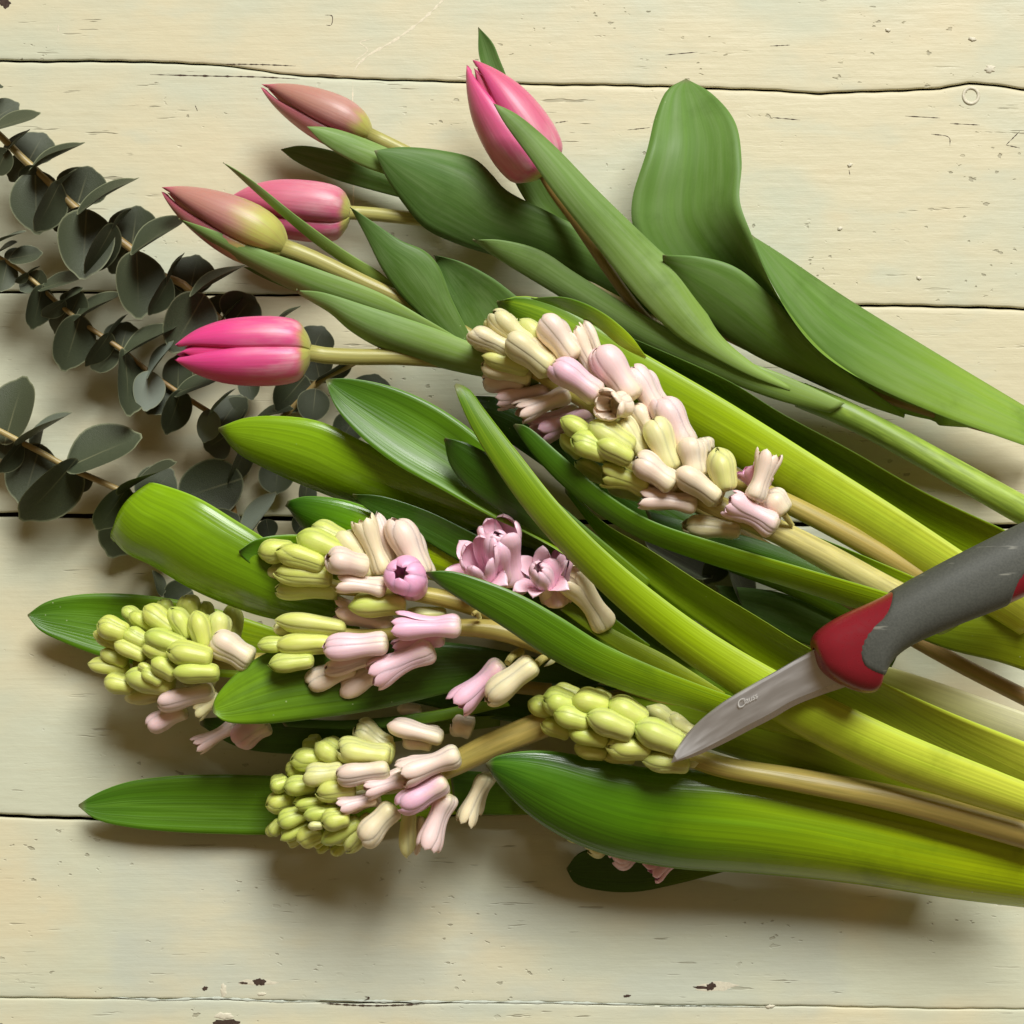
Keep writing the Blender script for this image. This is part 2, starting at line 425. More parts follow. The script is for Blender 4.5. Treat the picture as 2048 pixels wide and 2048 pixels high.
# ------------------------------------------------------------------ petals and florets
def spline_profile(pts):
    pts = np.asarray(pts, float)
    d = catmull(np.c_[pts, np.zeros(len(pts))], 80)[:, :2]
    s = np.linspace(0, 1, 80)
    return lambda q: (np.interp(q, s, d[:, 0]), np.interp(q, s, d[:, 1]))
def petal_geo(prof, phi0, half, rmul, s0, W=9.0, crease=0.1, ns=18, nu=9, tip0=0.62, tpow=2.0, lift=0.0, lenmul=1.0, keel=0.0, cpow=4):
    V = []; U = []; F = []
    for i in range(ns):
        s = s0 + (1 - s0) * (i / (ns - 1)) ** 0.9
        r, z = prof(s)
        sh = 1.0 if s < tip0 else max(0.0, 1 - ((s - tip0) / (1 - tip0)) ** tpow) ** 0.5
        hf = min(half, W / max(r, 0.02)) * max(sh, 0.03)
        for j in range(nu):
            u = 2 * j / (nu - 1) - 1
            a = phi0 + u * hf
            rr = r * rmul * (1 - crease * abs(u) ** cpow + keel * (1 - u * u) ** 2) + lift * max(0, s - 0.5) ** 2
            V.append((rr * math.cos(a), rr * math.sin(a), z * lenmul - 0.02 * u * u * (s > .5))); U.append(((u + 1) / 2, s))
    for i in range(ns - 1):
        for j in range(nu - 1):
            a = i * nu + j; F.append((a, a + 1, a + nu + 1, a + nu))
    return V, F, U
def join_geo(parts):
    V = []; F = []; U = []
    for v, f, u in parts:
        o = len(V); V += v; U += u; F += [tuple(k + o for k in q) for q in f]
    return V, F, U
def bend(V, b, ang):
    c, s = math.cos(ang), math.sin(ang)
    return [(x + c * b * (z * z - z), y + s * b * (z * z - z), z) for x, y, z in V]

PROF = {
    'closed': [(.05, 0), (.42, .012), (.68, .05), (.82, .12), (.86, .22), (.89, .34), (.96, .48), (1.0, .60), (.95, .73), (.78, .85), (.46, .94), (.15, .99), (.04, 1.0)],
    'loose': [(.05, 0), (.44, .012), (.72, .05), (.86, .12), (.84, .22), (.80, .34), (.86, .50), (.97, .65), (.98, .78), (.84, .90), (.55, .975), (.28, 1.0)],
    'half': [(.05, 0), (.42, .012), (.70, .05), (.84, .12), (.78, .23), (.68, .37), (.71, .52), (.84, .69), (.96, .83), (.96, .93), (.84, 1.0)],
    'open': [(.14, 0), (.32, .05), (.38, .15), (.32, .30), (.32, .44), (.46, .58), (.72, .72), (.98, .80), (1.16, .78)],
}
FLORET_MESH = {}
def floret_geo(kind, seed):
    r_ = random.Random(seed * 13 + len(kind))
    prof = spline_profile(PROF[kind])
    parts = []
    # tube
    ns, k = 12, 18; V = []; U = []; F = []
    smax = 0.62 if kind in ('closed', 'loose') else 0.5
    for i in range(ns):
        s = smax * i / (ns - 1); r, z = prof(s)
        for j in range(k + 1):
            a = 2 * math.pi * j / k
            rr = r * 0.86 * (1 + 0.05 * math.cos(6 * a) * min(1, s * 3))
            V.append((rr * math.cos(a), rr * math.sin(a), z)); U.append((j / k, s))
    for i in range(ns - 1):
        for j in range(k):
            a = i * (k + 1) + j; F.append((a, a + 1, a + k + 2, a + k + 1))
    F.append(tuple(reversed(range(k))))
    tube_geo = (V, F, U)
    pets = []
    for q in range(6):
        outer = q % 2 == 0
        phi = q * math.pi / 3 + r_.uniform(-.16, .16)
        half = {'closed': .92, 'loose': .88, 'half': .84, 'open': .6}[kind] * (1 if outer else .9)
        rm = (1.0 if outer else .91) * r_.uniform(.97, 1.05)
        W = {'closed': 9, 'loose': 9, 'half': .80, 'open': .46}[kind]
        lift = {'closed': 0, 'loose': r_.uniform(-.3, .35), 'half': r_.uniform(-.6, .6), 'open': r_.uniform(-.5, .5)}[kind]
        pets.append(petal_geo(prof, phi, half, rm, 0.16, W=W, crease=.11 if outer else .05, lift=lift,
                              lenmul=r_.uniform(.94, 1.03), tip0={'closed': .62, 'loose': .70, 'half': .70, 'open': .60}[kind], tpow=2.0, keel=0.06, ns=22, nu=13, cpow=7))
    b, ang = r_.uniform(.2, .6), r_.uniform(-1.2, 1.2) + math.pi
    tube_geo = (bend(tube_geo[0], b, ang), tube_geo[1], tube_geo[2])
    pets = [(bend(p[0], b, ang), p[1], p[2]) for p in pets]
    return tube_geo, pets
def get_floret(kind, var):
    key = (kind, var)
    if key not in FLORET_MESH:
        t, pets = floret_geo(kind, var)
        def mk(nm, g):
            me = bpy.data.meshes.new(nm); me.from_pydata(g[0], [], g[1])
            ul = me.uv_layers.new(name='UVMap'); li = np.empty(len(me.loops), dtype=np.int32); me.loops.foreach_get('vertex_index', li)
            ul.data.foreach_set('uv', np.asarray(g[2], dtype=np.float32)[li].ravel())
            me.polygons.foreach_set('use_smooth', [True] * len(me.polygons)); me.materials.append(M_FLORET)
            return me
        if kind == 'open':
            FLORET_MESH[key] = (mk('floret_tube', t), [mk('petal', p) for p in pets])
        else:
            FLORET_MESH[key] = (mk('floret', join_geo([t] + pets)), [])
    return FLORET_MESH[key]
def axis_matrix(b, t, roll=0.0, sx=1.0, sy=None):
    d = Vector(t) - Vector(b); ln = d.length; zax = d / ln
    up = Vector((0, 0, 1)) if abs(zax.z) < .98 else Vector((0, 1, 0))
    x = (up - zax * up.dot(zax)).normalized(); y = zax.cross(x)
    R = Matrix((x, y, zax)).transposed() @ Matrix.Rotation(roll, 3, 'Z')
    S = Matrix.Diagonal((sx, sy or sx, ln))
    return Matrix.Translation(b) @ (R @ S).to_4x4()
KIND = {'c': 'closed', 'l': 'loose', 'h': 'half', 'o': 'open'}
def floret(root, b, t, w_px, kind, g, p, deep=None, dz_tip=0.0, roll=None):
    """b, t: (x, y, z_mm) of the stalk end and the mouth of one floret"""
    kind = KIND.get(kind, kind)
    var = random.randrange(5)
    me, pets = get_floret(kind, var)
    pb, pt = P(*b), P(t[0], t[1], t[2])
    w = w_px * mpp(b[2]) / 2 * (1.2 if kind != 'open' else 1)
    Mx = axis_matrix(pb, pt, random.uniform(-.6, .6) if roll is None else roll, w, w * random.uniform(.86, 1.0))
    nm = 'flower_bud' if kind == 'closed' else 'floret'
    o = bpy.data.objects.new(nm, me); col.objects.link(o)
    o.parent = root; o.matrix_parent_inverse = Matrix.Translation(-Vector(root.location)); o.matrix_basis = Mx
    dp = deep if deep is not None else max(0, (p - .5) * 1.1) + random.uniform(-.05, .1)
    o.color = (min(1, max(0, g + random.uniform(-.06, .06))), p, max(0, min(1, dp)), 1)
    for q in pets:
        c = bpy.data.objects.new('petal', q); col.objects.link(c); c.parent = o; c.color = o.color
    return o
def florets(root, ox, oy, f, rows, dz=0.0, fill=0.55):
    for r in rows:
        tx, ty, bx, by, w, z, kind, g, p = r[:9]
        dzt = r[9] if len(r) > 9 else 0.0
        floret(root, (ox + bx * f, oy + by * f, z + dz), (ox + tx * f, oy + ty * f, z + dz + dzt), w * f, kind, g, p)
        if random.random() < fill and z > 22:      # a neighbour deeper in the spike
            jx, jy = random.uniform(-9, 9), random.uniform(-9, 9)
            qx, qy = tx + (bx - tx) * .16, ty + (by - ty) * .16
            floret(root, (ox + bx * f + jx, oy + by * f + jy, z - 7), (ox + qx * f + jx, oy + qy * f + jy, z - 8), w * f * .95, kind, g, p)

# ================================================================== THE TABLE
def wood_mat():
    m, nt, bs, out = new_mat('painted_wood')
    tc = N(nt, 'ShaderNodeTexCoord'); oi = N(nt, 'ShaderNodeObjectInfo')
    off = N(nt, 'ShaderNodeVectorMath', operation='ADD'); L(nt, tc.outputs['Object'], off.inputs[0])
    cb = N(nt, 'ShaderNodeCombineXYZ'); L(nt, mth(nt, 'MULTIPLY', oi.outputs['Random'], 9.0), cb.inputs[0]); L(nt, cb.outputs[0], off.inputs[1])
    def nz(sx, sy, det=4.0, rough=.55):
        mp = N(nt, 'ShaderNodeMapping'); mp.inputs['Scale'].default_value = (sx, sy, 1); L(nt, off.outputs[0], mp.inputs[0])
        n = N(nt, 'ShaderNodeTexNoise', Scale=1.0, Detail=det, Roughness=rough); L(nt, mp.outputs[0], n.inputs['Vector'])
        return n.outputs[0]
    big = nz(11, 16, 3.0); mid = nz(26, 60, 4.0); grain = nz(30, 420, 5.0, .65); warm = nz(16, 24, 3.0)
    c = mixc(nt, smap(nt, big, 0.42, 0.60), (0.635, 0.585, 0.40), (0.555, 0.57, 0.43))
    c = mixc(nt, smap(nt, warm, 0.55, 0.75, 0.0, 0.55), c, (0.67, 0.565, 0.36))
    c = mixc(nt, smap(nt, mid, 0.52, 0.72, 0.0, 0.5), c, (0.565, 0.59, 0.46))
    c = mixc(nt, smap(nt, grain, 0.52, 0.85, 0.0, 0.30), c, (0.46, 0.40, 0.25))
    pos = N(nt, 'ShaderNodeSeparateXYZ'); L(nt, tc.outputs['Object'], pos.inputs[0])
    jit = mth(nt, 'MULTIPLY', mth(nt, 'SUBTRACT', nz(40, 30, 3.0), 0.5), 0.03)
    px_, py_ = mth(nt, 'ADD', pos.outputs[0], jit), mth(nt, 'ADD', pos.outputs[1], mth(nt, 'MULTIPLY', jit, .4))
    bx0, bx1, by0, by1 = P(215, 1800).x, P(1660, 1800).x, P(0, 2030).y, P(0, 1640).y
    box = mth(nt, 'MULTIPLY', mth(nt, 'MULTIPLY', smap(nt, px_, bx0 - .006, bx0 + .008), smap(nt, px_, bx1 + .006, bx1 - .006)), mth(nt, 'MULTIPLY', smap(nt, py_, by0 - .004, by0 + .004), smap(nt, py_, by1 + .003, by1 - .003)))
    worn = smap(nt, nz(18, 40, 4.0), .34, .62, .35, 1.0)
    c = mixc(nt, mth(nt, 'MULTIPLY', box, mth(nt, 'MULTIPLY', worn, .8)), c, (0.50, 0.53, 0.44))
    # dark hairline cracks and flaked spots, along the boards
    cr = nz(34, 330, 3.0, .6); crm = nz(14, 30, 2.0)
    crk = mth(nt, 'MULTIPLY', smap(nt, cr, 0.64, 0.69), smap(nt, crm, 0.44, 0.62))
    sp = nz(210, 330, 2.0, .5); spm = nz(19, 25, 2.0)
    spk = mth(nt, 'MULTIPLY', smap(nt, sp, 0.66, 0.71), smap(nt, spm, 0.50, 0.62))
    dk = mth(nt, 'MAXIMUM', crk, spk)
    c = mixc(nt, mth(nt, 'MULTIPLY', dk, 0.6), c, (0.26, 0.24, 0.16))
    L(nt, c, bs.inputs['Base Color'])
    L(nt, smap(nt, mid, 0.3, 0.8, 0.42, 0.62), bs.inputs['Roughness'])
    bs.inputs['Specular IOR Level'].default_value = 0.35
    h = mth(nt, 'SUBTRACT', mth(nt, 'ADD', mth(nt, 'MULTIPLY', grain, 0.35), mth(nt, 'MULTIPLY', nz(90, 150, 4.0), 0.55)), mth(nt, 'MULTIPLY', dk, 0.9))
    b = N(nt, 'ShaderNodeBump', Strength=0.55, Distance=0.0007); L(nt, h, b.inputs['Height']); L(nt, b.outputs[0], bs.inputs['Normal'])
    return m
M_WOOD = wood_mat()
M_DARK = simple('gap_dark_fill', (0.035, 0.024, 0.015), 0.9)  # shade of the gaps, put into the backing colour
M_CHIP = simple('bare_dark_wood', (0.055, 0.03, 0.018), 0.8, noise=.6, nscale=900)
M_FLAKE = simple('paint_flake', (0.66, 0.62, 0.48), 0.55, noise=.25, nscale=900, bump=.4)
M_SCRATCH = simple('pale_scratch', (0.76, 0.70, 0.53), 0.6, noise=.3, nscale=1200)
M_BLUE = simple('blue_grey_undercoat', (0.50, 0.54, 0.46), 0.55, noise=.2, nscale=500, bump=.4)

table = thing('table_top', None, None, P(1024, 1024, 0), kind='structure')
X0, X1 = -1100, 3150
def wob(x, a, seed): return a * (math.sin(x * .011 + seed) * .6 + math.sin(x * .037 + seed * 2.3) * .3 + math.sin(x * .11 + seed * 5) * .22)
JOINTS = [   # (line through photo pixels, half width of the gap in pixels by x, seed)
    ([(X0, -420), (X1, -400)], [(X0, 3), (X1, 3)], 1),
    ([(X0, 108), (0, 122), (280, 125), (440, 130), (560, 147), (680, 157), (800, 162), (1000, 167), (1250, 171), (1420, 178), (1560, 182), (1640, 187), (1760, 182), (1880, 179), (1935, 168), (1985, 171), (2048, 181), (X1, 190)],
     [(X0, 1.8), (250, 1.6), (430, .9), (520, .5), (660, 1.0), (1300, 1.2), (1600, 1.4), (X1, 1.6)], 2),
    ([(X0, 572), (0, 584), (700, 592), (1720, 611), (2048, 618), (X1, 634)], [(X0, 1.8), (900, 1.7), (X1, 1.9)], 3),
    ([(X0, 1022), (0, 1030), (560, 1038), (1300, 1046), (X1, 1060)], [(X0, 3.8), (600, 4.2), (X1, 4)], 4),
    ([(X0, 1626), (0, 1632), (220, 1638), (600, 1634), (1100, 1622), (X1, 1612)], [(X0, 2.2), (400, 2.8), (1000, 3.5), (X1, 3)], 5),
    ([(X0, 1990), (222, 1996), (700, 2004), (1100, 2006), (1527, 2012), (X1, 2030)], [(X0, .1), (640, .2), (700, .9), (850, .8), (900, .1), (X1, .1)], 6),
    ([(X0, 2520), (X1, 2540)], [(X0, 3), (X1, 3)], 7),
]
def joint(j, x, side):
    line, hw, seed = JOINTS[j]
    a = np.array(line, float)
    y = np.interp(x, a[:, 0], a[:, 1]); h = np.array(hw, float)
    return y + wob(x, 1.6, seed) + side * (np.interp(x, h[:, 0], h[:, 1]) + abs(wob(x, .7 if j != 5 else .15, seed * 3.1 + side)))
planks = []
NX = 520
xs = np.linspace(X0, X1, NX)
for j in range(6):
    V = []; F = []
    rows = [(-.016, 'z'), (-.0012, 0.0), (-.0004, .0008), (0, .0022)] 
    prof = [(0, -16.0), (0, -1.6), (.8, -.55), (2.2, -.14), (5.0, -.02), (12, 0.0)]    # px in from the edge, z mm
    seg = prof + [(None, 0.0)] * 5 + [(-a, b) for a, b in reversed(prof)]
    ny = len(seg)
    tilt = [0, .0, .25, -.15, .1, -.1][j]
    for x in xs:
        yt, yb = joint(j, x, 1), joint(j + 1, x, -1)
        for k, (off, z) in enumerate(seg):
            if off is None:
                q = (k - len(prof) + 1) / 6; y = (yt + 12) * (1 - q) + (yb - 12) * q
            elif k < len(prof): y = yt + off
            else: y = yb + off
            zz = z + (tilt * 0.0)
            V.append(P(x, y, zz))
    for i in range(NX - 1):
        for k in range(ny - 1):
            a = i * ny + k; F.append((a, a + 1, a + ny + 1, a + ny))
    planks.append(mesh_obj('plank', V, F, M_WOOD, table))
# dark sheet added below the planks so the gaps read as deep shade
V = [P(X0, -500, -9), P(X1, -500, -9), P(X1, 2600, -9), P(X0, 2600, -9)]
V += [v - Vector((0, 0, .008)) for v in V]
mesh_obj('dark_backing', V, [(0, 1, 2, 3), (7, 6, 5, 4), (0, 4, 5, 1), (1, 5, 6, 2), (2, 6, 7, 3), (3, 7, 4, 0)], M_DARK, table, smooth=False)

def blob(name, cx, cy, rx, ry, mat, parent, z0=.02, h=.25, n=26, jag=.35, seed=0, ang=0.0):
    """low irregular chip or flake lying on a plank"""
    r_ = random.Random(seed)
    V = []; F = []
    ph = [r_.uniform(0, 6) for _ in range(4)]
    rings = [(1.0, z0), (.85, z0 + h * .6), (.5, z0 + h)]
    for sc, z in rings:
        for k in range(n):
            a = 2 * math.pi * k / n
            q = 1 + jag * (.5 * math.sin(2 * a + ph[0]) + .35 * math.sin(5 * a + ph[1]) + .3 * math.sin(9 * a + ph[2]))
            x, y = rx * sc * q * math.cos(a), ry * sc * q * math.sin(a)
            V.append(P(cx + x * math.cos(ang) - y * math.sin(ang), cy + x * math.sin(ang) + y * math.cos(ang), z))
    V.append(P(cx, cy, z0 + h)); c = len(V) - 1
    for i in range(2):
        for k in range(n):
            F.append((i * n + k, i * n + (k + 1) % n, (i + 1) * n + (k + 1) % n, (i + 1) * n + k))
    for k in range(n): F.append((2 * n + k, 2 * n + (k + 1) % n, c))
    return mesh_obj(name, V, F, mat, parent)
# worn knots and nail holes of the boards
blob('nail_hole', 519, 1964, 11, 8, M_CHIP, planks[4], .12, .05, seed=3)
blob('paint_chip', 515, 1965, 33, 7, M_FLAKE, planks[4], .02, .06, seed=4)
blob('nail_hole', 487, 1966, 8, 2.5, M_CHIP, planks[4], .12, .04, seed=14)
blob('nail_hole', 410, 1977, 6, 4, M_CHIP, planks[4], .03, .05, seed=5)
blob('paint_chip', 447, 1981, 7, 12, M_FLAKE, planks[4], .02, .25, seed=6)
blob('paint_chip', 523, 1988, 8, 4, M_FLAKE, planks[4], .02, .3, seed=16)
blob('nail_hole', 452, 2045, 24, 7, M_CHIP, planks[5], .03, .05, seed=7)
blob('paint_chip', 448, 2032, 16, 8, M_FLAKE, planks[5], .02, .3, seed=8)
blob('nail_hole', 1422, 1973, 9, 8, M_CHIP, planks[4], .12, .05, seed=9)
blob('nail_hole', 1405, 1975, 20, 2.6, M_CHIP, planks[4], .10, .03, seed=19, ang=.08)
blob('paint_chip', 1432, 1973, 40, 9, M_FLAKE, planks[4], .02, .05, seed=10)
blob('nail_hole', 1254, 1992, 7, 3, M_CHIP, planks[4], .03, .05, seed=11)
blob('paint_chip', 1540, 2013, 9, 4, M_FLAKE, planks[4], .05, .5, seed=12)
blob('nail_hole', 1980, 880 + 88, 3, 3, M_CHIP, planks[2], .03, .05, seed=21)
blob('nail_hole', 9, 4, 12, 11, M_CHIP, planks[0], .03, .05, seed=22)
blob('paint_chip', 1945, 78, 9, 4, M_FLAKE, planks[0], .02, .4, seed=23)
blob('paint_chip', 1980, 138, 12, 7, M_FLAKE, planks[0], .02, .4, seed=24)
for k, (x, y) in enumerate([(1680, 457), (1838, 556), (1776, 60), (1700, 330)]):
    blob('paint_chip', x, y, 5, 4, M_FLAKE, planks[1], .02, .45, seed=30 + k)
# raised ring of the painted knot
def ring(cx, cy, R, r, mat, parent, name):
    V = []; F = []; n, k = 40, 8
    for i in range(n):
        a = 2 * math.pi * i / n
        for j in range(k):
            b = 2 * math.pi * j / k
            V.append(P(cx + (R + r * math.cos(b)) * math.cos(a), cy + (R + r * math.cos(b)) * math.sin(a) * 1.05, .02 + r * .12 * math.sin(b)))
    for i in range(n):
        for j in range(k):
            F.append((i * k + j, ((i + 1) % n) * k + j, ((i + 1) % n) * k + (j + 1) % k, i * k + (j + 1) % k))
    return mesh_obj(name, V, F, mat, parent)
ring(1942, 191, 15, 3.4, M_FLAKE, planks[1], 'knot')
def streak(name, pts, hw, mat, parent, z=.03, seed=0, n=90, h=.03):
    r_ = random.Random(seed)
    c = catmull(with_z(pts, z), n); V = []; F = []
    t = np.gradient(c[:, :2], axis=0); t /= np.linalg.norm(t, axis=1, keepdims=True)
    for i in range(n):
        a = hw * (0.55 + .45 * math.sin(i * .7 + seed) * math.sin(i * .23)) * r_.uniform(.6, 1.25) * min(1, 6 * i / n, 6 * (n - 1 - i) / n) + .15
        for q, zz in ((-1, z), (0, z + h), (1, z)):
            V.append(P(c[i, 0] - t[i, 1] * a * q, c[i, 1] + t[i, 0] * a * q, zz))
    for i in range(n - 1):
        for q in range(2):
            a = i * 3 + q; F.append((a, a + 1, a + 4, a + 3))
    return mesh_obj(name, V, F, mat, parent)
streak('scratch', [(905, -20), (850, 35), (790, 80), (735, 112), (712, 135), (706, 152)], 3.6, M_SCRATCH, planks[0], seed=1)
streak('scratch', [(706, 162), (705, 230), (708, 300), (707, 380), (706, 440)], 3.0, M_SCRATCH, planks[1], seed=2)
streak('scratch', [(700, 128), (735, 100), (720, 85), (745, 78)], 1.3, M_SCRATCH, planks[0], seed=3)
streak('scratch', [(117, 50), (116, 64)], 2.2, M_SCRATCH, planks[0], seed=5)
streak('crack', [(300, 149), (420, 152), (520, 154), (600, 158)], 1.9, M_CHIP, planks[1], seed=4, h=.02)
streak('crack', [(440, 128), (520, 129), (592, 132)], 1.5, M_CHIP, planks[0], seed=7, h=.02)
streak('crack', [(640, 703), (700, 700), (770, 702)], 1.3, M_CHIP, planks[2], seed=8, h=.02)
for k, pts in enumerate([[(1540, 92), (1580, 90)], [(1810, 232), (1880, 236)], [(1900, 247), (1960, 250)], [(1545, 235), (1600, 240)], [(1110, 246), (1136, 242)], [(1255, 260), (1300, 255)],
                         [(650, 30), (664, 32), (662, 50), (652, 50)], [(390, 210), (395, 222)], [(1862, 268), (1898, 275), (1900, 292)], [(1330, 110), (1395, 104)], [(2012, 290), (2040, 262)], [(2012, 290), (2040, 296)], [(1700, 350), (1698, 340)]]):
    streak('crack', pts, 1.1, M_CHIP, planks[0 if pts[0][1] < 170 else 1], seed=40 + k, n=24, h=.015)
# lumpy paint along the closed joint at the bottom
streak('paint_ridge', [(222, 1994), (330, 2000), (420, 1996), (560, 2003), (640, 2002)], 3.5, M_BLUE, planks[4], z=.02, seed=11, h=.35)
streak('paint_ridge', [(640, 2000), (800, 2003), (1000, 2004), (1150, 2006), (1310, 2010)], 4.2, M_BLUE, planks[4], z=.02, seed=12, h=.45)
streak('paint_ridge', [(1320, 2012), (1360, 2012), (1530, 2014)], 1.5, M_BLUE, planks[4], z=.02, seed=13, h=.3)
streak('crack', [(640, 2006), (740, 2011), (850, 2008)], 2.0, M_CHIP, planks[4], z=.3, seed=14, h=.02)
streak('crack', [(730, 1992), (738, 1996), (728, 2001)], 1.6, M_CHIP, planks[4], z=.5, seed=15, n=20, h=.02)

# ================================================================== EUCALYPTUS
def euc_mesh(var):
    r_ = random.Random(var + 50)
    nr, na = 6, 30; V = [(0, .5, 0)]; U = [(0, .5)]; F = []
    cup = r_.uniform(.05, .16); wv = r_.uniform(.01, .05); ph = r_.uniform(0, 6)
    for i in range(1, nr + 1):
        q = i / nr
        for k in range(na):
            a = 2 * math.pi * k / na
            x = .5 * math.cos(a) * (1 + .04 * math.sin(3 * a + ph)); y = .5 + .5 * math.sin(a)
            # blunt ovate outline with a small point at the tip and a pinched stalk end
            x *= 1 - .10 * max(0, math.sin(a)) ** 3
            if math.sin(a) > .97: y += .05
            x *= (1 - .12 * max(0, -math.sin(a)) ** 6)
            xx, yy = x * q, .5 + (y - .5) * q
            z = cup * (4 * xx * xx) - cup * .3 * (yy - .2) ** 2 + wv * q * q * math.sin(2 * a + ph)
            V.append((xx, yy, z)); U.append((q, yy))
    for k in range(na): F.append((0, 1 + k, 1 + (k + 1) % na))
    for i in range(nr - 1):
        for k in range(na):
            a = 1 + i * na + k; b = 1 + i * na + (k + 1) % na; F.append((a, a + na, b + na, b))
    me = bpy.data.meshes.new('eucalyptus_leaf'); me.from_pydata(V, [], F)
    ul = me.uv_layers.new(name='UVMap'); li = np.empty(len(me.loops), dtype=np.int32); me.loops.foreach_get('vertex_index', li)
    ul.data.foreach_set('uv', np.asarray(U, dtype=np.float32)[li].ravel())
    me.polygons.foreach_set('use_smooth', [True] * len(me.polygons)); me.materials.append(M_EUC)
    return me
EUC = [euc_mesh(v) for v in range(5)]
def euc_leaf(root, bx, by, tx, ty, w, z, dz=None, silver=0.0, sgn=None):
    pb = P(bx, by, z)
    ln2 = math.hypot(tx - bx, ty - by)
    full = max(w, ln2 * .85)
    roll = math.acos(min(1, max(.08, w / full)))
    if dz is None: dz = random.uniform(-4, 5)
    pt = P(tx, ty, max(2.0, z + dz))
    d = (pt - pb); L_ = d.length; y = d / L_
    up = Vector((0, 0, 1)); zx = (up - y * up.dot(y)).normalized(); x = y.cross(zx)
    s = sgn if sgn is not None else (1 if x.y > 0 else -1)
    # turn about the leaf axis so that the visible face looks to the window side
    if s * x.y < 0: roll = -roll
    R = Matrix((x, y, zx)).transposed() @ Matrix.Rotation(-roll, 3, 'Y')
    Mx = Matrix.Translation(pb) @ (R @ Matrix.Diagonal((full * mpp(z), L_, full * mpp(z)))).to_4x4()
    o = bpy.data.objects.new('leaf', random.choice(EUC)); col.objects.link(o)
    o.parent = root; o.matrix_parent_inverse = Matrix.Translation(-Vector(root.location)); o.matrix_basis = Mx
    o.color = (silver, 0, 0, 1)
    return o
def euc_leaves(root, ox, oy, f, rows):
    for r in rows:
        bx, by, tx, ty, w, z = r[:6]
        dx, dy = tx - bx, ty - by
        bx -= dx * .12; by -= dy * .12; tx += dx * .05; ty += dy * .05; w *= 1.2
        euc_leaf(root, ox + bx * f, oy + by * f, ox + tx * f, oy + ty * f, w * f, z, *(r[6:]))

F4 = 400 / 1932; F3 = 300 / 1932; F46 = 460 / 1932
e1 = thing('eucalyptus_sprig', 'thick eucalyptus sprig with large round dark leaves running up past the mauve tulip buds', 'eucalyptus', P(440, 640, 0), 'eucalyptus sprigs under the flowers')
tube(e1, [(-90, 205), (-10, 262), (42, 313), (92, 359), (153, 417), (207, 456), (265, 500), (322, 550), (366, 568), (407, 609), (440, 638), (520, 700)], [30, 28, 24, 20, 16], [7, 8, 8, 7], M_STEM_E)
euc_leaves(e1, 0, 160, F4, [
    (-70, 380, 160, 235, 230, 24), (-40, 470, 350, 330, 215, 34), (-120, 60, 20, 60, 90, 30), (60, 690, 262, 490, 130, 33), (60, 690, -40, 900, 230, 33),
    (290, 770, 420, 535, 350, 20), (260, 780, 110, 960, 240, 16), (330, 850, 768, 615, 190, 34), (330, 850, 195, 950, 90, 30),
    (350, 930, 360, 1440, 400, 29), (560, 1030, 365, 1430, 110, 32), (560, 1030, 725, 870, 55, 30),
    (770, 1160, 860, 865, 430, 20), (690, 1200, 560, 1440, 330, 15), (790, 1245, 1280, 955, 230, 35), (790, 1245, 660, 1315, 55, 30),
    (830, 1310, 800, 1865, 420, 29), (1090, 1440, 855, 1840, 115, 31), (1090, 1440, 1255, 1255, 55, 30),
    (1290, 1560, 1330, 1245, 400, 19), (1240, 1600, 1080, 1840, 300, 14), (1310, 1650, 1745, 1345, 260, 34)])
euc_leaves(e1, 0, 440, F3, [(1760, 480, 1790, 1200, 470, 27)])
euc_leaves(e1, 300, 340, F46, [
    (150, 930, 8, 1195, 75, 28), (150, 930, 268, 712, 60, 28), (330, 1010, 390, 735, 330, 18), (280, 1010, 150, 1140, 230, 14),
    (380, 1040, 755, 812, 150, 32), (430, 1090, 200, 1490, 330, 24, 2), (480, 1110, 565, 1220, 220, 15), (700, 1270, 850, 1070, 330, 16, 0), (600, 1270, 765, 1085, 55, 18), (1060, 1290, 1240, 1148, 60, 14)])

e2 = thing('eucalyptus_sprig', 'thin eucalyptus sprig with small pointed grey green leaves beside the bright pink tulip', 'eucalyptus', P(420, 825, 0), 'eucalyptus sprigs under the flowers')
tube(e2, [(-60, 480), (0, 515), (40, 540), (82, 575), (118, 608), (152, 636), (202, 671), (247, 702), (300, 745), (355, 784), (420, 825)], [22, 22, 22, 20, 18], [4, 4.5, 5, 5.5], M_STEM_E)
euc_leaves(e2, 0, 440, F3, [
    (-60, 300, 295, 150, 115, 26, 6, .25), (-40, 430, 195, 295, 110, 24, 5, .2), (90, 500, 260, 375, 150, 22), (160, 500, 512, 430, 245, 25), (90, 560, 15, 885, 220, 22), (60, 540, -90, 660, 200, 20),
    (350, 700, 515, 595, 50, 24), (350, 700, 208, 795, 50, 24), (470, 840, 530, 665, 230, 20), (440, 810, 275, 900, 200, 19), (550, 885, 1035, 715, 245, 25), (530, 885, 430, 1365, 200, 25),
    (810, 1060, 1035, 885, 130, 25), (810, 1060, 565, 1230, 110, 25), (930, 1190, 1040, 950, 340, 19), (860, 1180, 720, 1450, 300, 18), (1010, 1260, 1520, 950, 240, 26), (1010, 1285, 835, 1885, 340, 26),
    (1400, 1500, 1620, 1230, 75, 25), (1400, 1500, 1140, 1860, 110, 25), (1560, 1650, 1640, 1340, 430, 19), (1460, 1640, 1190, 1890, 360, 18)])
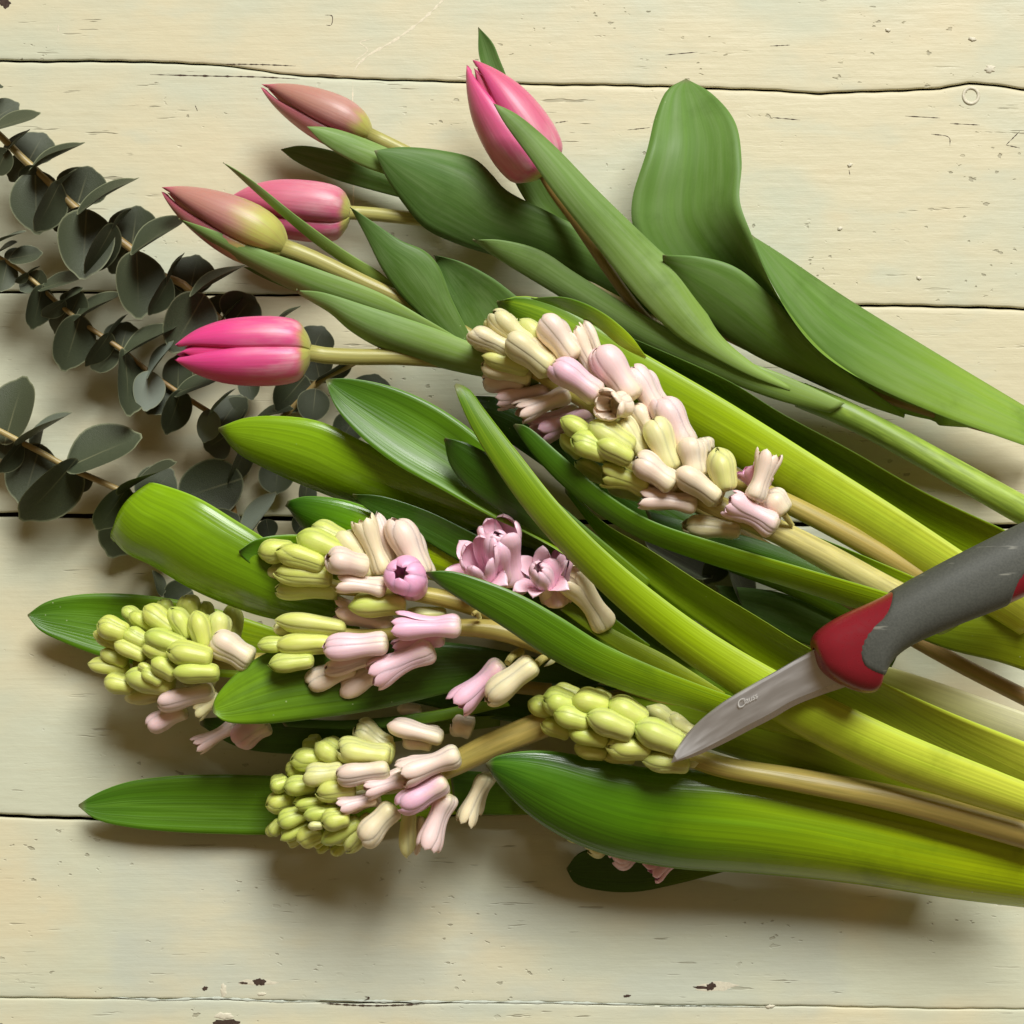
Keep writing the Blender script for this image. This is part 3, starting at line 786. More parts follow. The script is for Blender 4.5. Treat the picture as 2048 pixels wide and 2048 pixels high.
euc_leaves(e2, 200, 560, F3, [
    (340, 940, 935, 595, 270, 26), (330, 970, 385, 1675, 200, 26), (640, 1220, 590, 1645, 320, 24, 0, .8), (640, 1220, 912, 820, 190, 26, 4, .8),
    (900, 1370, 630, 1690, 340, 17), (1000, 1380, 1010, 1000, 330, 17), (1010, 1440, 1490, 1270, 240, 24), (1040, 1470, 880, 1950, 230, 24), (1420, 1710, 1715, 1410, 80, 22, 4, .5), (1420, 1710, 1350, 2060, 220, 22, 0, .6), (1560, 1860, 1800, 1510, 340, 14)])
euc_leaves(e2, 400, 560, F4, [(250, 1500, 60, 1620, 330, 12), (200, 1400, 430, 1160, 250, 12, 0)])

e3 = thing('eucalyptus_sprig', 'eucalyptus sprig with leathery olive leaves ending under the bent bright hyacinth leaf', 'eucalyptus', P(240, 980, 0), 'eucalyptus sprigs under the flowers')
tube(e3, [(-60, 835), (0, 862), (42, 884), (83, 905), (125, 929), (157, 944), (197, 961), (240, 981), (310, 1012), (400, 1060), (520, 1120), (700, 1180)], [26, 24, 22, 18, 12], [5.5, 6.5, 7, 7], M_STEM_E)
euc_leaves(e3, 0, 740, F4, [
    (60, 660, 215, 110, 440, 22), (60, 640, 20, 840, 300, 18), (200, 715, 645, 430, 120, 26, 6, .35), (200, 715, 8, 965, 65, 26), (360, 780, 400, 510, 150, 19, 0, .2), (370, 770, 220, 1255, 410, 20, 0),
    (700, 920, 1300, 650, 400, 24), (700, 920, 262, 1415, 250, 26), (790, 1000, 770, 1175, 210, 14), (1200, 1170, 1645, 905, 100, 27, 8), (1200, 1170, 965, 1515, 200, 27, -4), (1400, 1260, 1640, 985, 360, 16, 0), (1330, 1250, 1090, 1760, 380, 14, -4)])
e4 = thing('eucalyptus_sprig', 'dark eucalyptus sprig in the shade half hidden below the hyacinth leaves', 'eucalyptus', P(640, 770, 0), 'eucalyptus sprigs under the flowers')
tube(e4, [(760, 700), (700, 730), (640, 762), (600, 800), (540, 860), (490, 900), (462, 960), (470, 1040)], [10, 10, 9, 8], [6, 7, 7, 6], M_STEM_E)
euc_leaves(e4, 400, 560, F4, [
    (1080, 680, 1180, 465, 300, 12, 0), (1150, 940, 1080, 640, 280, 9, 0), (1000, 960, 760, 1240, 270, 12, 0), (1110, 1080, 1080, 1350, 270, 12, 0), (450, 950, 500, 1140, 180, 8, 0), (560, 1330, 870, 1245, 110, 10, 4), (1640, 1150, 1700, 930, 330, 7, 0), (1430, 780, 1150, 980, 60, 14), (780, 1020, 1000, 900, 200, 9, 0), (1500, 1330, 1350, 1560, 260, 6, 0)])
euc_leaves(e4, 340, 860, F4, [
    (640, 480, 110, 650, 460, 10, 0), (1040, 330, 1010, 600, 290, 8, 0), (720, 1060, 985, 640, 200, 24, 4, .7), (930, 880, 960, 1040, 170, 10, 0), (740, 170, 590, 520, 95, 12), (1330, 500, 1300, 760, 130, 10), (1230, 980, 1350, 830, 180, 8, 0), (520, 1620, 560, 1560, 120, 10, 0), (430, 1010, 640, 840, 330, 12, 0), (190, 1560, -20, 1690, 300, 5, 0)])
for r in [(1452, 1075, 1415, 1165, 60, 8, 0), (1450, 1090, 1500, 1215, 62, 10, 0), (1290, 1080, 1420, 1150, 70, 8, 0), (306, 1140, 325, 1190, 14, 8, 0)]:
    euc_leaf(e4, *r)

# ================================================================== TULIPS
TP = {
    'mid': [(.16, 0), (.56, .04), (.90, .12), (1.0, .26), (.98, .44), (.86, .62), (.60, .80), (.30, .94), (.12, 1.0)],
    'slim': [(.16, 0), (.52, .05), (.84, .14), (1.0, .28), (.97, .44), (.80, .64), (.52, .83), (.24, .95), (.08, 1.0)],
    'full': [(.16, 0), (.56, .04), (.90, .12), (1.0, .26), (1.0, .46), (.92, .64), (.70, .82), (.40, .95), (.24, 1.0)],
}
def tulip_bud(root, b, t, w_px, shape, roll, mauve, greenbase, deep, half=1.05, seed=0, flat=1.0):
    prof = spline_profile(TP[shape]); r_ = random.Random(seed)
    w = w_px * mpp(b[2]) / 2
    Mx = axis_matrix(P(*b), P(*t), roll, w, w)
    for q in range(6):
        outer = q % 2 == 0
        g = petal_geo(prof, q * math.pi / 3, half if outer else half * .9, 1.0 if outer else .74, 0.0, crease=.2 if outer else .06, ns=34, nu=21,
                      tip0=.55, tpow=1.35, lenmul=(1.0 if outer else .94) * r_.uniform(.97, 1.02), keel=.05 if outer else 0)
        o = mesh_obj('petal', g[0], g[1], M_TULIP, root, g[2])
        md = o.modifiers.new('thickness', 'SOLIDIFY'); md.thickness = .05; md.offset = -1
        o.matrix_basis = Mx
        o.color = (mauve, greenbase, deep, 1)
GT = 'cut tulips in bud'
# mauve bud at the back
ta = thing('tulip', 'dusky mauve tulip bud lying on the boards behind all the other tulips', 'tulip', P(735, 268, 0), GT)
tulip_bud(ta, (742, 273, 24), (522, 170, 24), 104, 'slim', math.radians(22), 1.0, .6, .2, seed=1)
tube(ta, [(738, 270), (790, 295), (900, 350), (1200, 520), (1500, 690), (1800, 800), (2100, 885)], [24, 20, 14], [15, 14, 15], M_STEM_T)
leaf(ta, [(613, 253), (650, 254), (690, 263), (780, 298), (870, 345)], [(613, 253), (650, 290), (720, 330), (790, 356), (870, 390)], [36, 32, 26], bulge=.18, mat=TULIP())
leaf(ta, [(562, 298), (600, 291), (660, 300), (750, 330), (880, 375)], [(562, 300), (590, 322), (660, 355), (750, 382), (900, 420)], [7, 9, 10], bulge=.12, mat=TULIP_D())
leaf(ta, [(748, 301), (800, 294), (880, 300), (950, 318), (985, 350), (1010, 378), (1100, 425), (1250, 500), (1400, 600)],
     [(748, 301), (775, 360), (810, 412), (850, 457), (920, 490), (1000, 515), (1100, 547), (1250, 615), (1370, 670)], [36, 33, 28, 22], [36, 26, 22, 20], bulge=.13, mat=TULIP_D(), wave=.02)
# the big curled blade
leaf(ta, [(1372, 157), (1335, 180), (1312, 230), (1295, 300), (1264, 405), (1268, 460), (1320, 560), (1420, 645), (1560, 725), (1720, 795), (1850, 836), (1960, 848)],
     [(1372, 157), (1425, 188), (1470, 242), (1483, 320), (1479, 400), (1503, 470), (1540, 560), (1620, 680), (1700, 745), (1850, 815), (1975, 842)],
     [26, 42, 40, 24, 16, 14, 12], [26, 46, 53, 50, 44, 34, 28], bulge=[-.05, -.12, -.25, -.3, -.2, -.1], mat=TULIP_B(), n=90, wave=.02)
leaf(ta, [(1503, 470), (1540, 560), (1620, 680), (1700, 745), (1850, 818), (2080, 902)], [(1503, 470), (1560, 506), (1700, 600), (1850, 692), (2080, 830)],
     [47, 46, 40, 34, 28], [45, 34, 26, 22, 18], bulge=.10, mat=TULIP_B(), uvlen=1.0)
leaf(ta, [(1325, 510), (1400, 514), (1470, 534), (1550, 600), (1640, 700), (1730, 772), (1810, 828)], [(1330, 530), (1390, 625), (1490, 700), (1610, 758), (1720, 806), (1808, 836)], [46, 47, 44, 34, 22], [40, 34, 28, 22], bulge=.1, mat=TULIP_B())

# open pink bud at the top
tb = thing('tulip', 'upright pink tulip bud with a long leaf crossing in front of it', 'tulip', P(1085, 345, 0), GT)
tulip_bud(tb, (1090, 352, 38), (942, 128, 44), 140, 'mid', math.radians(48), 0.05, .3, .35, half=1.14, seed=2)
tube(tb, [(1084, 342), (1110, 385), (1150, 440), (1210, 530), (1280, 625), (1350, 690), (1450, 725), (1560, 765), (1650, 800)], [38, 34, 28, 26], [12, 11, 11, 14, 18], M_STEM_TB)
leaf(tb, [(957, 54), (985, 85), (1000, 120), (1018, 165), (1060, 270), (1120, 400), (1180, 470)], [(957, 57), (958, 110), (975, 160), (1000, 290), (1050, 400), (1120, 480)], [34, 26, 18, 16], [34, 32, 22, 14], bulge=-.22, mat=TULIP_D())
leaf(tb, [(986, 206), (1008, 245), (1060, 317), (1110, 388), (1200, 502), (1290, 612), (1360, 677), (1420, 712), (1500, 752), (1580, 782)], [(986, 206), (1030, 226), (1100, 283), (1200, 385), (1300, 482), (1360, 540), (1405, 610), (1440, 668), (1500, 722), (1582, 774)],
     [62, 56, 44, 38, 36], [62, 54, 42, 38, 36], bulge=.2, mat=TULIP())
leaf(tb, [(945, 480), (1000, 480), (1080, 500), (1150, 545), (1300, 637), (1450, 706), (1580, 755), (1690, 806)], [(945, 480), (990, 514), (1100, 582), (1200, 642), (1320, 707), (1450, 762), (1560, 802), (1660, 826)],
     [40, 36, 36, 36], [36, 32, 32, 34], bulge=.14, mat=TULIP())
tube(tb, [(1600, 790), (1680, 822), (1760, 862), (1900, 940), (2100, 1050)], [30, 30, 28], [26, 26, 27, 30], M_STEM_TG)

tc_ = thing('tulip', 'rosy tulip bud lying behind a paler mauve bud, crossed by a thin leaf', 'tulip', P(700, 425, 0), GT)
tulip_bud(tc_, (702, 428, 24), (458, 402, 24), 122, 'full', math.radians(20), 0.12, .45, .2, seed=3)
tube(tc_, [(690, 425), (740, 428), (800, 434), (870, 442), (1000, 470), (1300, 640), (1650, 815), (2080, 1050)], [24, 22, 18, 14], [14, 13, 12, 14], M_STEM_T)
leaf(tc_, [(446, 325), (500, 358), (600, 437), (700, 508), (760, 545), (820, 600)], [(446, 325), (520, 393), (620, 480), (700, 537), (760, 577), (810, 615)], [44, 40, 36], [42, 36, 34], bulge=.1, mat=TULIP())
leaf(tc_, [(700, 414), (740, 440), (800, 480), (850, 502), (876, 530), (905, 600), (945, 680)], [(700, 414), (730, 470), (765, 540), (800, 590), (850, 640), (910, 700)], [46, 44, 40], [44, 42, 38], bulge=.1, mat=TULIP_D())
leaf(tc_, [(868, 510), (920, 523), (980, 553), (1030, 590), (1100, 650)], [(868, 510), (885, 562), (910, 622), (940, 685), (1000, 740)], [38, 38, 34], [36, 32, 30], bulge=-.05, mat=TULIP_D())

td = thing('tulip', 'long mauve tulip bud fading to lime green, lying before a rosy bud', 'tulip', P(565, 492, 0), GT)
tulip_bud(td, (572, 500, 40), (318, 375, 42), 124, 'slim', math.radians(22), 0.95, 1.0, .2, seed=4)
tube(td, [(560, 494), (600, 508), (640, 525), (740, 572), (850, 622), (1100, 760), (1600, 1010), (2080, 1240)], [40, 34, 24, 20], [19, 12, 11, 14], M_STEM_T)
leaf(td, [(357, 438), (430, 462), (520, 498), (640, 540), (760, 586), (850, 637), (940, 690)], [(357, 438), (430, 490), (520, 547), (620, 597), (720, 632), (840, 668), (940, 715)], [48, 46, 42], [46, 38, 36], bulge=.24, mat=TULIP())
leaf(td, [(485, 533), (530, 540), (620, 575)], [(485, 533), (520, 553), (610, 592)], [24, 22], bulge=.1, mat=TULIP_D(), n=24)

te = thing('tulip', 'bright pink tulip bud with two lips and a bare brown stem, over eucalyptus leaves', 'tulip', P(620, 700, 0), GT)
tulip_bud(te, (624, 702, 44), (352, 706, 46), 136, 'full', math.radians(60), 0.0, .55, 1.0, half=1.06, seed=5)
tube(te, [(615, 705), (650, 711), (720, 714), (800, 714), (900, 722), (1000, 740), (1300, 950), (1850, 1290), (2090, 1415)], [44, 40, 34, 26, 22], [17, 15, 15, 17], M_STEM_T)
leaf(te, [(592, 581), (640, 584), (740, 614), (850, 650), (960, 692), (1080, 740)], [(592, 583), (625, 605), (660, 627), (700, 662), (760, 697), (850, 727), (930, 747), (1080, 775)], [50, 50, 48], [46, 42, 42], bulge=.26, mat=TULIP(), wave=.01)

# ================================================================== HYACINTHS
GH = 'cut hyacinths in the bundle'
ha = thing('hyacinth', 'hyacinth with cream buds blushing pink, lying highest between the tulip leaves', 'hyacinth', P(1290, 850, 0), GH)
tube(ha, [(1000, 700), (1100, 760), (1200, 820), (1330, 900), (1480, 965), (1600, 1020), (1750, 1100), (1900, 1190), (2100, 1310)], [52, 48, 44, 40, 34], [14, 18, 20, 22, 24], M_STEM_H)
leaf(ha, [(993, 604), (1040, 592), (1110, 605), (1200, 655), (1290, 708), (1450, 800), (1650, 925), (1800, 1020), (1950, 1120), (2100, 1225)],
     [(993, 604), (1010, 640), (1100, 712), (1200, 775), (1330, 852), (1480, 937), (1600, 1010), (1750, 1097), (1880, 1172), (2040, 1270)], [42, 44, 48, 50], [36, 36, 40, 44], bulge=.14, mat=H_YEL())
leaf(ha, [(1062, 597), (1130, 595), (1200, 622), (1260, 670), (1292, 714)], [(1062, 597), (1120, 617), (1190, 652), (1240, 692), (1290, 718)], [58, 60, 58, 54], [54, 54, 54, 52], bulge=.1, mat=H_MID(), n=40)
leaf(ha, [(1250, 670), (1459, 763), (1560, 825), (1700, 900), (1850, 985), (2020, 1065), (2120, 1115)], [(1250, 720), (1400, 812), (1600, 930), (1800, 1060), (1960, 1150), (2080, 1230)], [44, 46, 46], [36, 34, 34], bulge=-.12, mat=H_MID())
leaf(ha, [(1800, 1230), (1900, 1225), (2000, 1225), (2100, 1235)], [(1800, 1262), (1900, 1300), (2000, 1325), (2100, 1360)], [42, 42], [40, 38], bulge=.08, mat=H_OLIVE())
florets(ha, 900, 600, F4, [
    (350, 180, 640, 380, 170, 52, 'l', .7, .1), (400, 120, 800, 450, 220, 56, 'l', .6, .2), (180, 310, 580, 500, 195, 58, 'l', .6, .3), (550, 370, 970, 690, 270, 64, 'l', .5, .25),
    (192, 470, 440, 560, 130, 46, 'l', .6, .2), (310, 545, 760, 680, 165, 56, 'c', .8, .05), (300, 630, 790, 740, 200, 52, 'l', .5, .3), (305, 790, 720, 790, 190, 46, 'l', .1, .5),
    (660, 180, 980, 560, 220, 54, 'c', .75, .05), (880, 180, 1200, 590, 270, 60, 'l', .25, .5), (970, 600, 1450, 940, 270, 66, 'l', .05, .8), (1170, 270, 1460, 800, 200, 58, 'h', .15, .35),
    (1290, 200, 1430, 520, 110, 54, 'c', .1, .4), (1420, 450, 1780, 970, 290, 62, 'l', .1, .65), (1740, 640, 2020, 1100, 220, 58, 'l', .05, .6),
    (450, 980, 980, 880, 190, 46, 'h', .1, .6), (640, 1110, 1160, 900, 230, 52, 'h', .15, .5), (740, 1230, 1250, 1070, 160, 42, 'h', .0, .8), (830, 1290, 1390, 1090, 250, 46, 'h', .1, .8), (1500, 1010, 1680, 1010, 290, 66, 'h', .1, .35, 8)])
florets(ha, 1200, 760, F4, [(560, 160, 840, 670, 290, 62, 'l', .08, .62), (960, 560, 1010, 720, 140, 56, 'c', .1, .3)])

hb = thing('hyacinth', 'hyacinth with a lime green bud tip and cream florets, overlapping the highest hyacinth', 'hyacinth', P(1500, 1030, 0), GH)
tube(hb, [(1180, 890), (1260, 930), (1350, 972), (1430, 1010), (1500, 1040), (1560, 1066), (1650, 1112), (1790, 1190), (1860, 1225)], [60, 60, 58, 52, 48], [12, 20, 24, 28, 32], M_STEM_HB)
leaf(hb, [(1030, 848), (1052, 852), (1120, 908), (1210, 985), (1300, 1040), (1450, 1090), (1620, 1140), (1790, 1190), (1930, 1240)], [(1026, 852), (1060, 902), (1120, 967), (1200, 1030), (1280, 1077), (1400, 1122), (1550, 1167), (1720, 1220), (1880, 1270)],
     [58, 64, 66, 62], [56, 58, 58, 56], bulge=.1, mat=H_MID())
leaf(hb, [(1490, 1020), (1570, 1050), (1650, 1080), (1760, 1125), (1880, 1175)], [(1490, 1040), (1570, 1075), (1650, 1110), (1740, 1160), (1850, 1220)], [44, 44], [40, 40], bulge=-.06, mat=H_MID())
leaf(hb, [(1430, 1170), (1560, 1185), (1660, 1225), (1800, 1300)], [(1450, 1220), (1540, 1265), (1650, 1300), (1780, 1340)], [14, 14], bulge=.05, mat=TULIP_D())
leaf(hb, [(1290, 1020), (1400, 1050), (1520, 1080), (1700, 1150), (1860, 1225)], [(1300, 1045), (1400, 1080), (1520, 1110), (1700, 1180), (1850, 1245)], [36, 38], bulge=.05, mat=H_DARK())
florets(hb, 900, 600, F4, [
    (1070, 1300, 1280, 1510, 170, 56, 'c', 1, 0), (1070, 1150, 1420, 1360, 190, 62, 'c', 1, 0), (1350, 1190, 1770, 1450, 270, 66, 'c', .8, 0), (1170, 1330, 1520, 1490, 230, 67, 'c', .95, 0), (1400, 1370, 1760, 1550, 220, 70, 'c', .85, 0),
    (1650, 1130, 1880, 1500, 180, 63, 'l', .35, .1), (1770, 1010, 1960, 1330, 170, 60, 'l', .1, .3), (1460, 1660, 1920, 1810, 240, 63, 'h', .85, 0), (1210, 1560, 1520, 1730, 160, 54, 'c', .9, 0), (1500, 1800, 1850, 1900, 130, 52, 'c', .8, 0)])
florets(hb, 1200, 760, F4, [
    (500, 360, 700, 880, 270, 66, 'l', .45, .1), (330, 750, 720, 1020, 240, 69, 'l', .2, .4), (740, 880, 1150, 1160, 250, 70, 'l', .2, .35), (860, 560, 930, 940, 250, 68, 'l', .2, .35), (1130, 650, 1220, 1080, 250, 70, 'c', .7, 0),
    (380, 1140, 940, 1210, 205, 64, 'h', .1, .5), (800, 1400, 1360, 1450, 195, 58, 'l', .15, .05), (1230, 1180, 1700, 1430, 265, 72, 'h', .05, .7), (1640, 690, 1480, 1170, 230, 74, 'h', .1, .4), (1420, 830, 1580, 1080, 250, 64, 'h', 0, 1), (1590, 1080, 1780, 1300, 250, 66, 'c', .05, .3), (40, 860, 480, 1000, 150, 58, 'c', .8, 0)])
tube(hb, [(1566, 1026), (1575, 1038), (1584, 1050)], [66, 60], [7, 5], M_STEM_HB, 'flower_stalk', n=10)

hc = thing('hyacinth', 'hyacinth with wide open pink florets, surrounded by shiny dark leaves', 'hyacinth', P(900, 1200, 0), GH)
tube(hc, [(600, 1150), (680, 1175), (760, 1180), (850, 1190), (940, 1210), (1050, 1250), (1200, 1320), (1400, 1390)], [48, 50, 48, 44, 42], [13, 15, 22, 26, 26], M_STEM_H)
leaf(hc, [(437, 856), (490, 836), (560, 832), (640, 843), (720, 880), (850, 945), (1000, 1010), (1200, 1100), (1400, 1200)], [(437, 859), (470, 902), (540, 942), (620, 977), (700, 1007), (850, 1047), (1000, 1092), (1150, 1152), (1350, 1262)],
     [42, 44, 42, 40], [38, 30, 30, 32], bulge=.18, mat=H_BRIGHT())
leaf(hc, [(653, 758), (700, 757), (780, 772), (860, 805), (930, 850), (1000, 910), (1100, 1010), (1250, 1130), (1450, 1290)], [(651, 762), (670, 812), (720, 872), (790, 927), (880, 977), (980, 1032), (1100, 1092), (1250, 1192), (1400, 1302)],
     [52, 50, 48, 44], [52, 54, 54, 48], bulge=-.12, mat=H_MID())
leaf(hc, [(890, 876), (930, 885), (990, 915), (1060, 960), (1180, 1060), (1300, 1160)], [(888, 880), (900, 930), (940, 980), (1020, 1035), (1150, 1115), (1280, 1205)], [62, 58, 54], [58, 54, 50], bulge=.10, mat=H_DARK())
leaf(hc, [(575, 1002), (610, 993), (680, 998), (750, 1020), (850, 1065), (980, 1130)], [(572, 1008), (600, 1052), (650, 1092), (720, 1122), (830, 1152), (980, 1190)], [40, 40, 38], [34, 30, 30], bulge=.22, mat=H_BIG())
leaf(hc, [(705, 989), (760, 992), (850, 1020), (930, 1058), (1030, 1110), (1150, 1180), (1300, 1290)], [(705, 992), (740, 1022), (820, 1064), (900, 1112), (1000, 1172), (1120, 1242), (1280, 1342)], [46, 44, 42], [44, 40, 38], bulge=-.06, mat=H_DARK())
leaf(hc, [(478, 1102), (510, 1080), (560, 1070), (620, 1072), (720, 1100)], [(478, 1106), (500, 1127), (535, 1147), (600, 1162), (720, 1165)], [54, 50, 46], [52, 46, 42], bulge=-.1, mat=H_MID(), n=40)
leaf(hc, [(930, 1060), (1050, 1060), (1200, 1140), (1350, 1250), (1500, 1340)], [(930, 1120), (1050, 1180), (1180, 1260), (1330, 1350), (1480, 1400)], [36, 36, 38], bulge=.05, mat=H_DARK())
leaf(hc, [(930, 790), (1020, 800), (1200, 900), (1400, 1020), (1600, 1120), (1820, 1240)], [(940, 830), (1040, 900), (1200, 1010), (1380, 1110), (1600, 1200), (1800, 1300)], [14, 16], bulge=.06, mat=H_DARK())  # unseen dark leaf added low, so the gap beside the spike looks shaded
leaf(hc, [(640, 1330), (800, 1320), (1000, 1330), (1250, 1380), (1500, 1440)], [(640, 1370), (800, 1400), (1000, 1440), (1250, 1470), (1500, 1500)], [12, 16], bulge=.06, mat=H_DARK())  # dark leaf added low to darken the space above the bottom spike
leaf(hc, [(1000, 1130), (1150, 1150), (1300, 1220), (1500, 1300)], [(980, 1250), (1120, 1300), (1280, 1370), (1480, 1400)], [18, 20], bulge=.06, mat=H_DARK())  # another low dark leaf added to fill the middle with shade
florets(hc, 500, 1000, F4, [
    (130, 690, 440, 670, 150, 46, 'c', .7, .1), (80, 510, 430, 490, 210, 52, 'c', 1, 0), (240, 490, 715, 630, 200, 58, 'c', 1, 0), (232, 700, 800, 750, 200, 55, 'c', .95, 0), (228, 880, 860, 880, 160, 48, 'l', .75, 0),
    (600, 250, 930, 400, 210, 48, 'c', .9, 0), (455, 350, 920, 530, 250, 54, 'c', 1, 0), (870, 310, 1220, 740, 250, 52, 'l', .4, .15), (740, 560, 1130, 650, 260, 60, 'l', .3, .5, 6), (1090, 170, 1300, 720, 230, 56, 'h', .3, .25),
    (1230, 115, 1380, 600, 130, 50, 'c', .1, .5), (1390, 170, 1660, 760, 270, 54, 'l', .15, .45), (850, 790, 1320, 860, 225, 60, 'h', .25, .5), (950, 1040, 1510, 1010, 195, 57, 'c', .9, 0), (1480, 1100, 1900, 1090, 110, 46, 'c', .6, 0), (815, 1050, 1390, 1220, 210, 48, 'h', .1, .6), (1000, 960, 1300, 920, 100, 52, 'c', .7, 0)], fill=.3)
floret(hc, (500 + 1560 * F4, 1000 + 830 * F4, 52), (500 + 1450 * F4, 1000 + 690 * F4, 70), 330 * F4, 'l', 0, 1, .75, roll=.4)
G5 = 400 / 1680
def g5(x, y): return (840 + x * G5, 1000 + y * G5)
floret(hc, (*g5(600, 760), 40), (*g5(420, 470), 60), 560 * G5, 'o', 0, 1, .22, roll=.2)
floret(hc, (*g5(600, 740), 44), (*g5(480, 430), 66), 300 * G5, 'h', 0, 1, .25)
floret(hc, (*g5(740, 680), 46), (*g5(650, 210), 60), 340 * G5, 'h', 0, 1, .2)
floret(hc, (*g5(700, 660), 50), (*g5(640, 290), 64), 210 * G5, 'l', 0, 1, .32)
floret(hc, (*g5(900, 740), 42), (*g5(640, 560), 50), 190 * G5, 'h', 0, .9, .3)
floret(hc, (*g5(1090, 850), 42), (*g5(960, 560), 62), 460 * G5, 'o', 0, .95, .15, roll=.5)
floret(hc, (*g5(1080, 800), 46), (*g5(990, 560), 66), 170 * G5, 'l', .05, .8, .25)
floret(hc, (*g5(1160, 880), 46), (*g5(1110, 440), 54), 270 * G5, 'h', .05, .85, .35)
floret(hc, (*g5(1230, 830), 42), (*g5(1200, 470), 46), 140 * G5, 'c', .1, .75, .3)
floret(hc, (*g5(1570, 1080), 48), (*g5(1240, 620), 56), 230 * G5, 'h', .3, .25, .1)
tube(hc, [g5(440, 960), g5(480, 940), g5(500, 990)], [60, 56], [4, 5], M_STEM_HB, 'flower_stalk', n=10)

hd = thing('hyacinth', 'hyacinth with pink tubes on a bent bare stem and one long leaf across it', 'hyacinth', P(960, 1265, 0), GH)
tube(hd, [(640, 1262), (740, 1270), (830, 1262), (920, 1255), (1000, 1262), (1080, 1285), (1180, 1325), (1300, 1375), (1420, 1405)], [50, 52, 52, 48, 44], [10, 14, 22, 26, 24], M_STEM_H)
leaf(hd, [(909, 771), (915, 792), (945, 860), (1000, 950), (1070, 1045), (1150, 1132), (1250, 1227), (1350, 1309), (1450, 1378), (1600, 1472), (1780, 1557), (2090, 1655)],
     [(912, 766), (936, 776), (970, 820), (1040, 910), (1120, 1010), (1220, 1110), (1330, 1200), (1430, 1270), (1550, 1340), (1660, 1395), (1820, 1470), (2090, 1580)], [68, 64, 62, 58, 54], [66, 70, 68, 66, 62], bulge=[.12, .14, .2, .2], mat=H_YEL(), n=90)
leaf(hd, [(1120, 960), (1200, 1040), (1300, 1100), (1400, 1165), (1500, 1225), (1625, 1300), (1760, 1363), (1900, 1425), (2090, 1500)], [(1130, 985), (1230, 1110), (1340, 1205), (1440, 1275), (1550, 1352), (1700, 1425), (1850, 1515), (2090, 1640)],
     [54, 60, 62, 60], [50, 48, 46, 46], bulge=[-.12, -.14, -.1, .05], mat=H_YEL(), n=80)
leaf(hd, [(852, 1144), (900, 1142), (960, 1158), (1040, 1189), (1120, 1234), (1200, 1284), (1300, 1330), (1400, 1370), (1520, 1412), (1640, 1455)], [(852, 1148), (880, 1172), (940, 1212), (1010, 1257), (1100, 1317), (1180, 1357), (1280, 1392), (1380, 1417), (1500, 1452), (1640, 1490)],
     [74, 72, 66, 56], [72, 66, 60, 50], bulge=.10, mat=H_MID())
leaf(hd, [(1720, 1318), (1800, 1340), (1900, 1373), (2090, 1440)], [(1720, 1352), (1820, 1402), (1920, 1445), (2090, 1510)], [42, 44], [40, 40], bulge=.1, mat=H_PALE())
leaf(hd, [(1250, 1380), (1400, 1400), (1550, 1432), (1700, 1490), (1850, 1555), (2090, 1630)], [(1250, 1435), (1400, 1492), (1550, 1540), (1700, 1585), (1850, 1625), (2090, 1690)], [48, 48], [42, 42], bulge=.08, mat=H_OLIVE())
leaf(hd, [(1130, 1200), (1230, 1260), (1330, 1310), (1450, 1385)], [(1120, 1220), (1220, 1290), (1320, 1345), (1450, 1390)], [50, 48], bulge=.06, mat=H_OLIVE())
florets(hd, 500, 1000, F4, [
    (218, 1230, 720, 1280, 150, 46, 'l', .6, .1), (240, 1170, 930, 1250, 195, 52, 'c', .85, 0), (75, 1400, 430, 1390, 155, 50, 'c', 1, 0), (175, 1590, 620, 1540, 195, 52, 'c', .95, 0), (240, 1415, 800, 1385, 190, 52, 'c', .95, 0),
    (720, 1640, 1270, 1480, 165, 52, 'l', .1, .6), (540, 1790, 1020, 1590, 235, 46, 'l', .35, .4), (870, 1860, 1360, 1560, 225, 44, 'l', .2, .45), (700, 1440, 1340, 1380, 225, 60, 'l', .1, .75), (1150, 1720, 1780, 1430, 285, 56, 'h', .05, .75),
    (1370, 1450, 1880, 1330, 170, 55, 'h', 0, .95), (1385, 1230, 2045, 1220, 250, 64, 'h', 0, .85)], fill=0)
for b, t, w, z, kd, g, p in [((700, 1370), (295, 1730), 225, 52, 'h', 0, .85), ((970, 1360), (550, 1690), 235, 60, 'l', .2, .15)]:
    floret(hd, (*g5(*b), z), (*g5(*t), z - 2), w * G5, kd, g, p)
tube(hd, [g5(850, 1270), g5(780, 1310), g5(735, 1370)], [46, 52], [9, 7], M_STEM_HB, 'flower_stalk', n=10)
tube(hd, [g5(1120, 1300), g5(1050, 1320), g5(975, 1380)], [46, 58], [8, 8], M_STEM_HB, 'flower_stalk', n=10)
leaf(hd, [g5(1165, 1310), g5(1110, 1330), g5(1045, 1395)], [g5(1168, 1330), g5(1120, 1375), g5(1048, 1400)], [56, 60], bulge=.2, mat=H_PALE(), n=16, nu=7, thick=.3, name='bract')

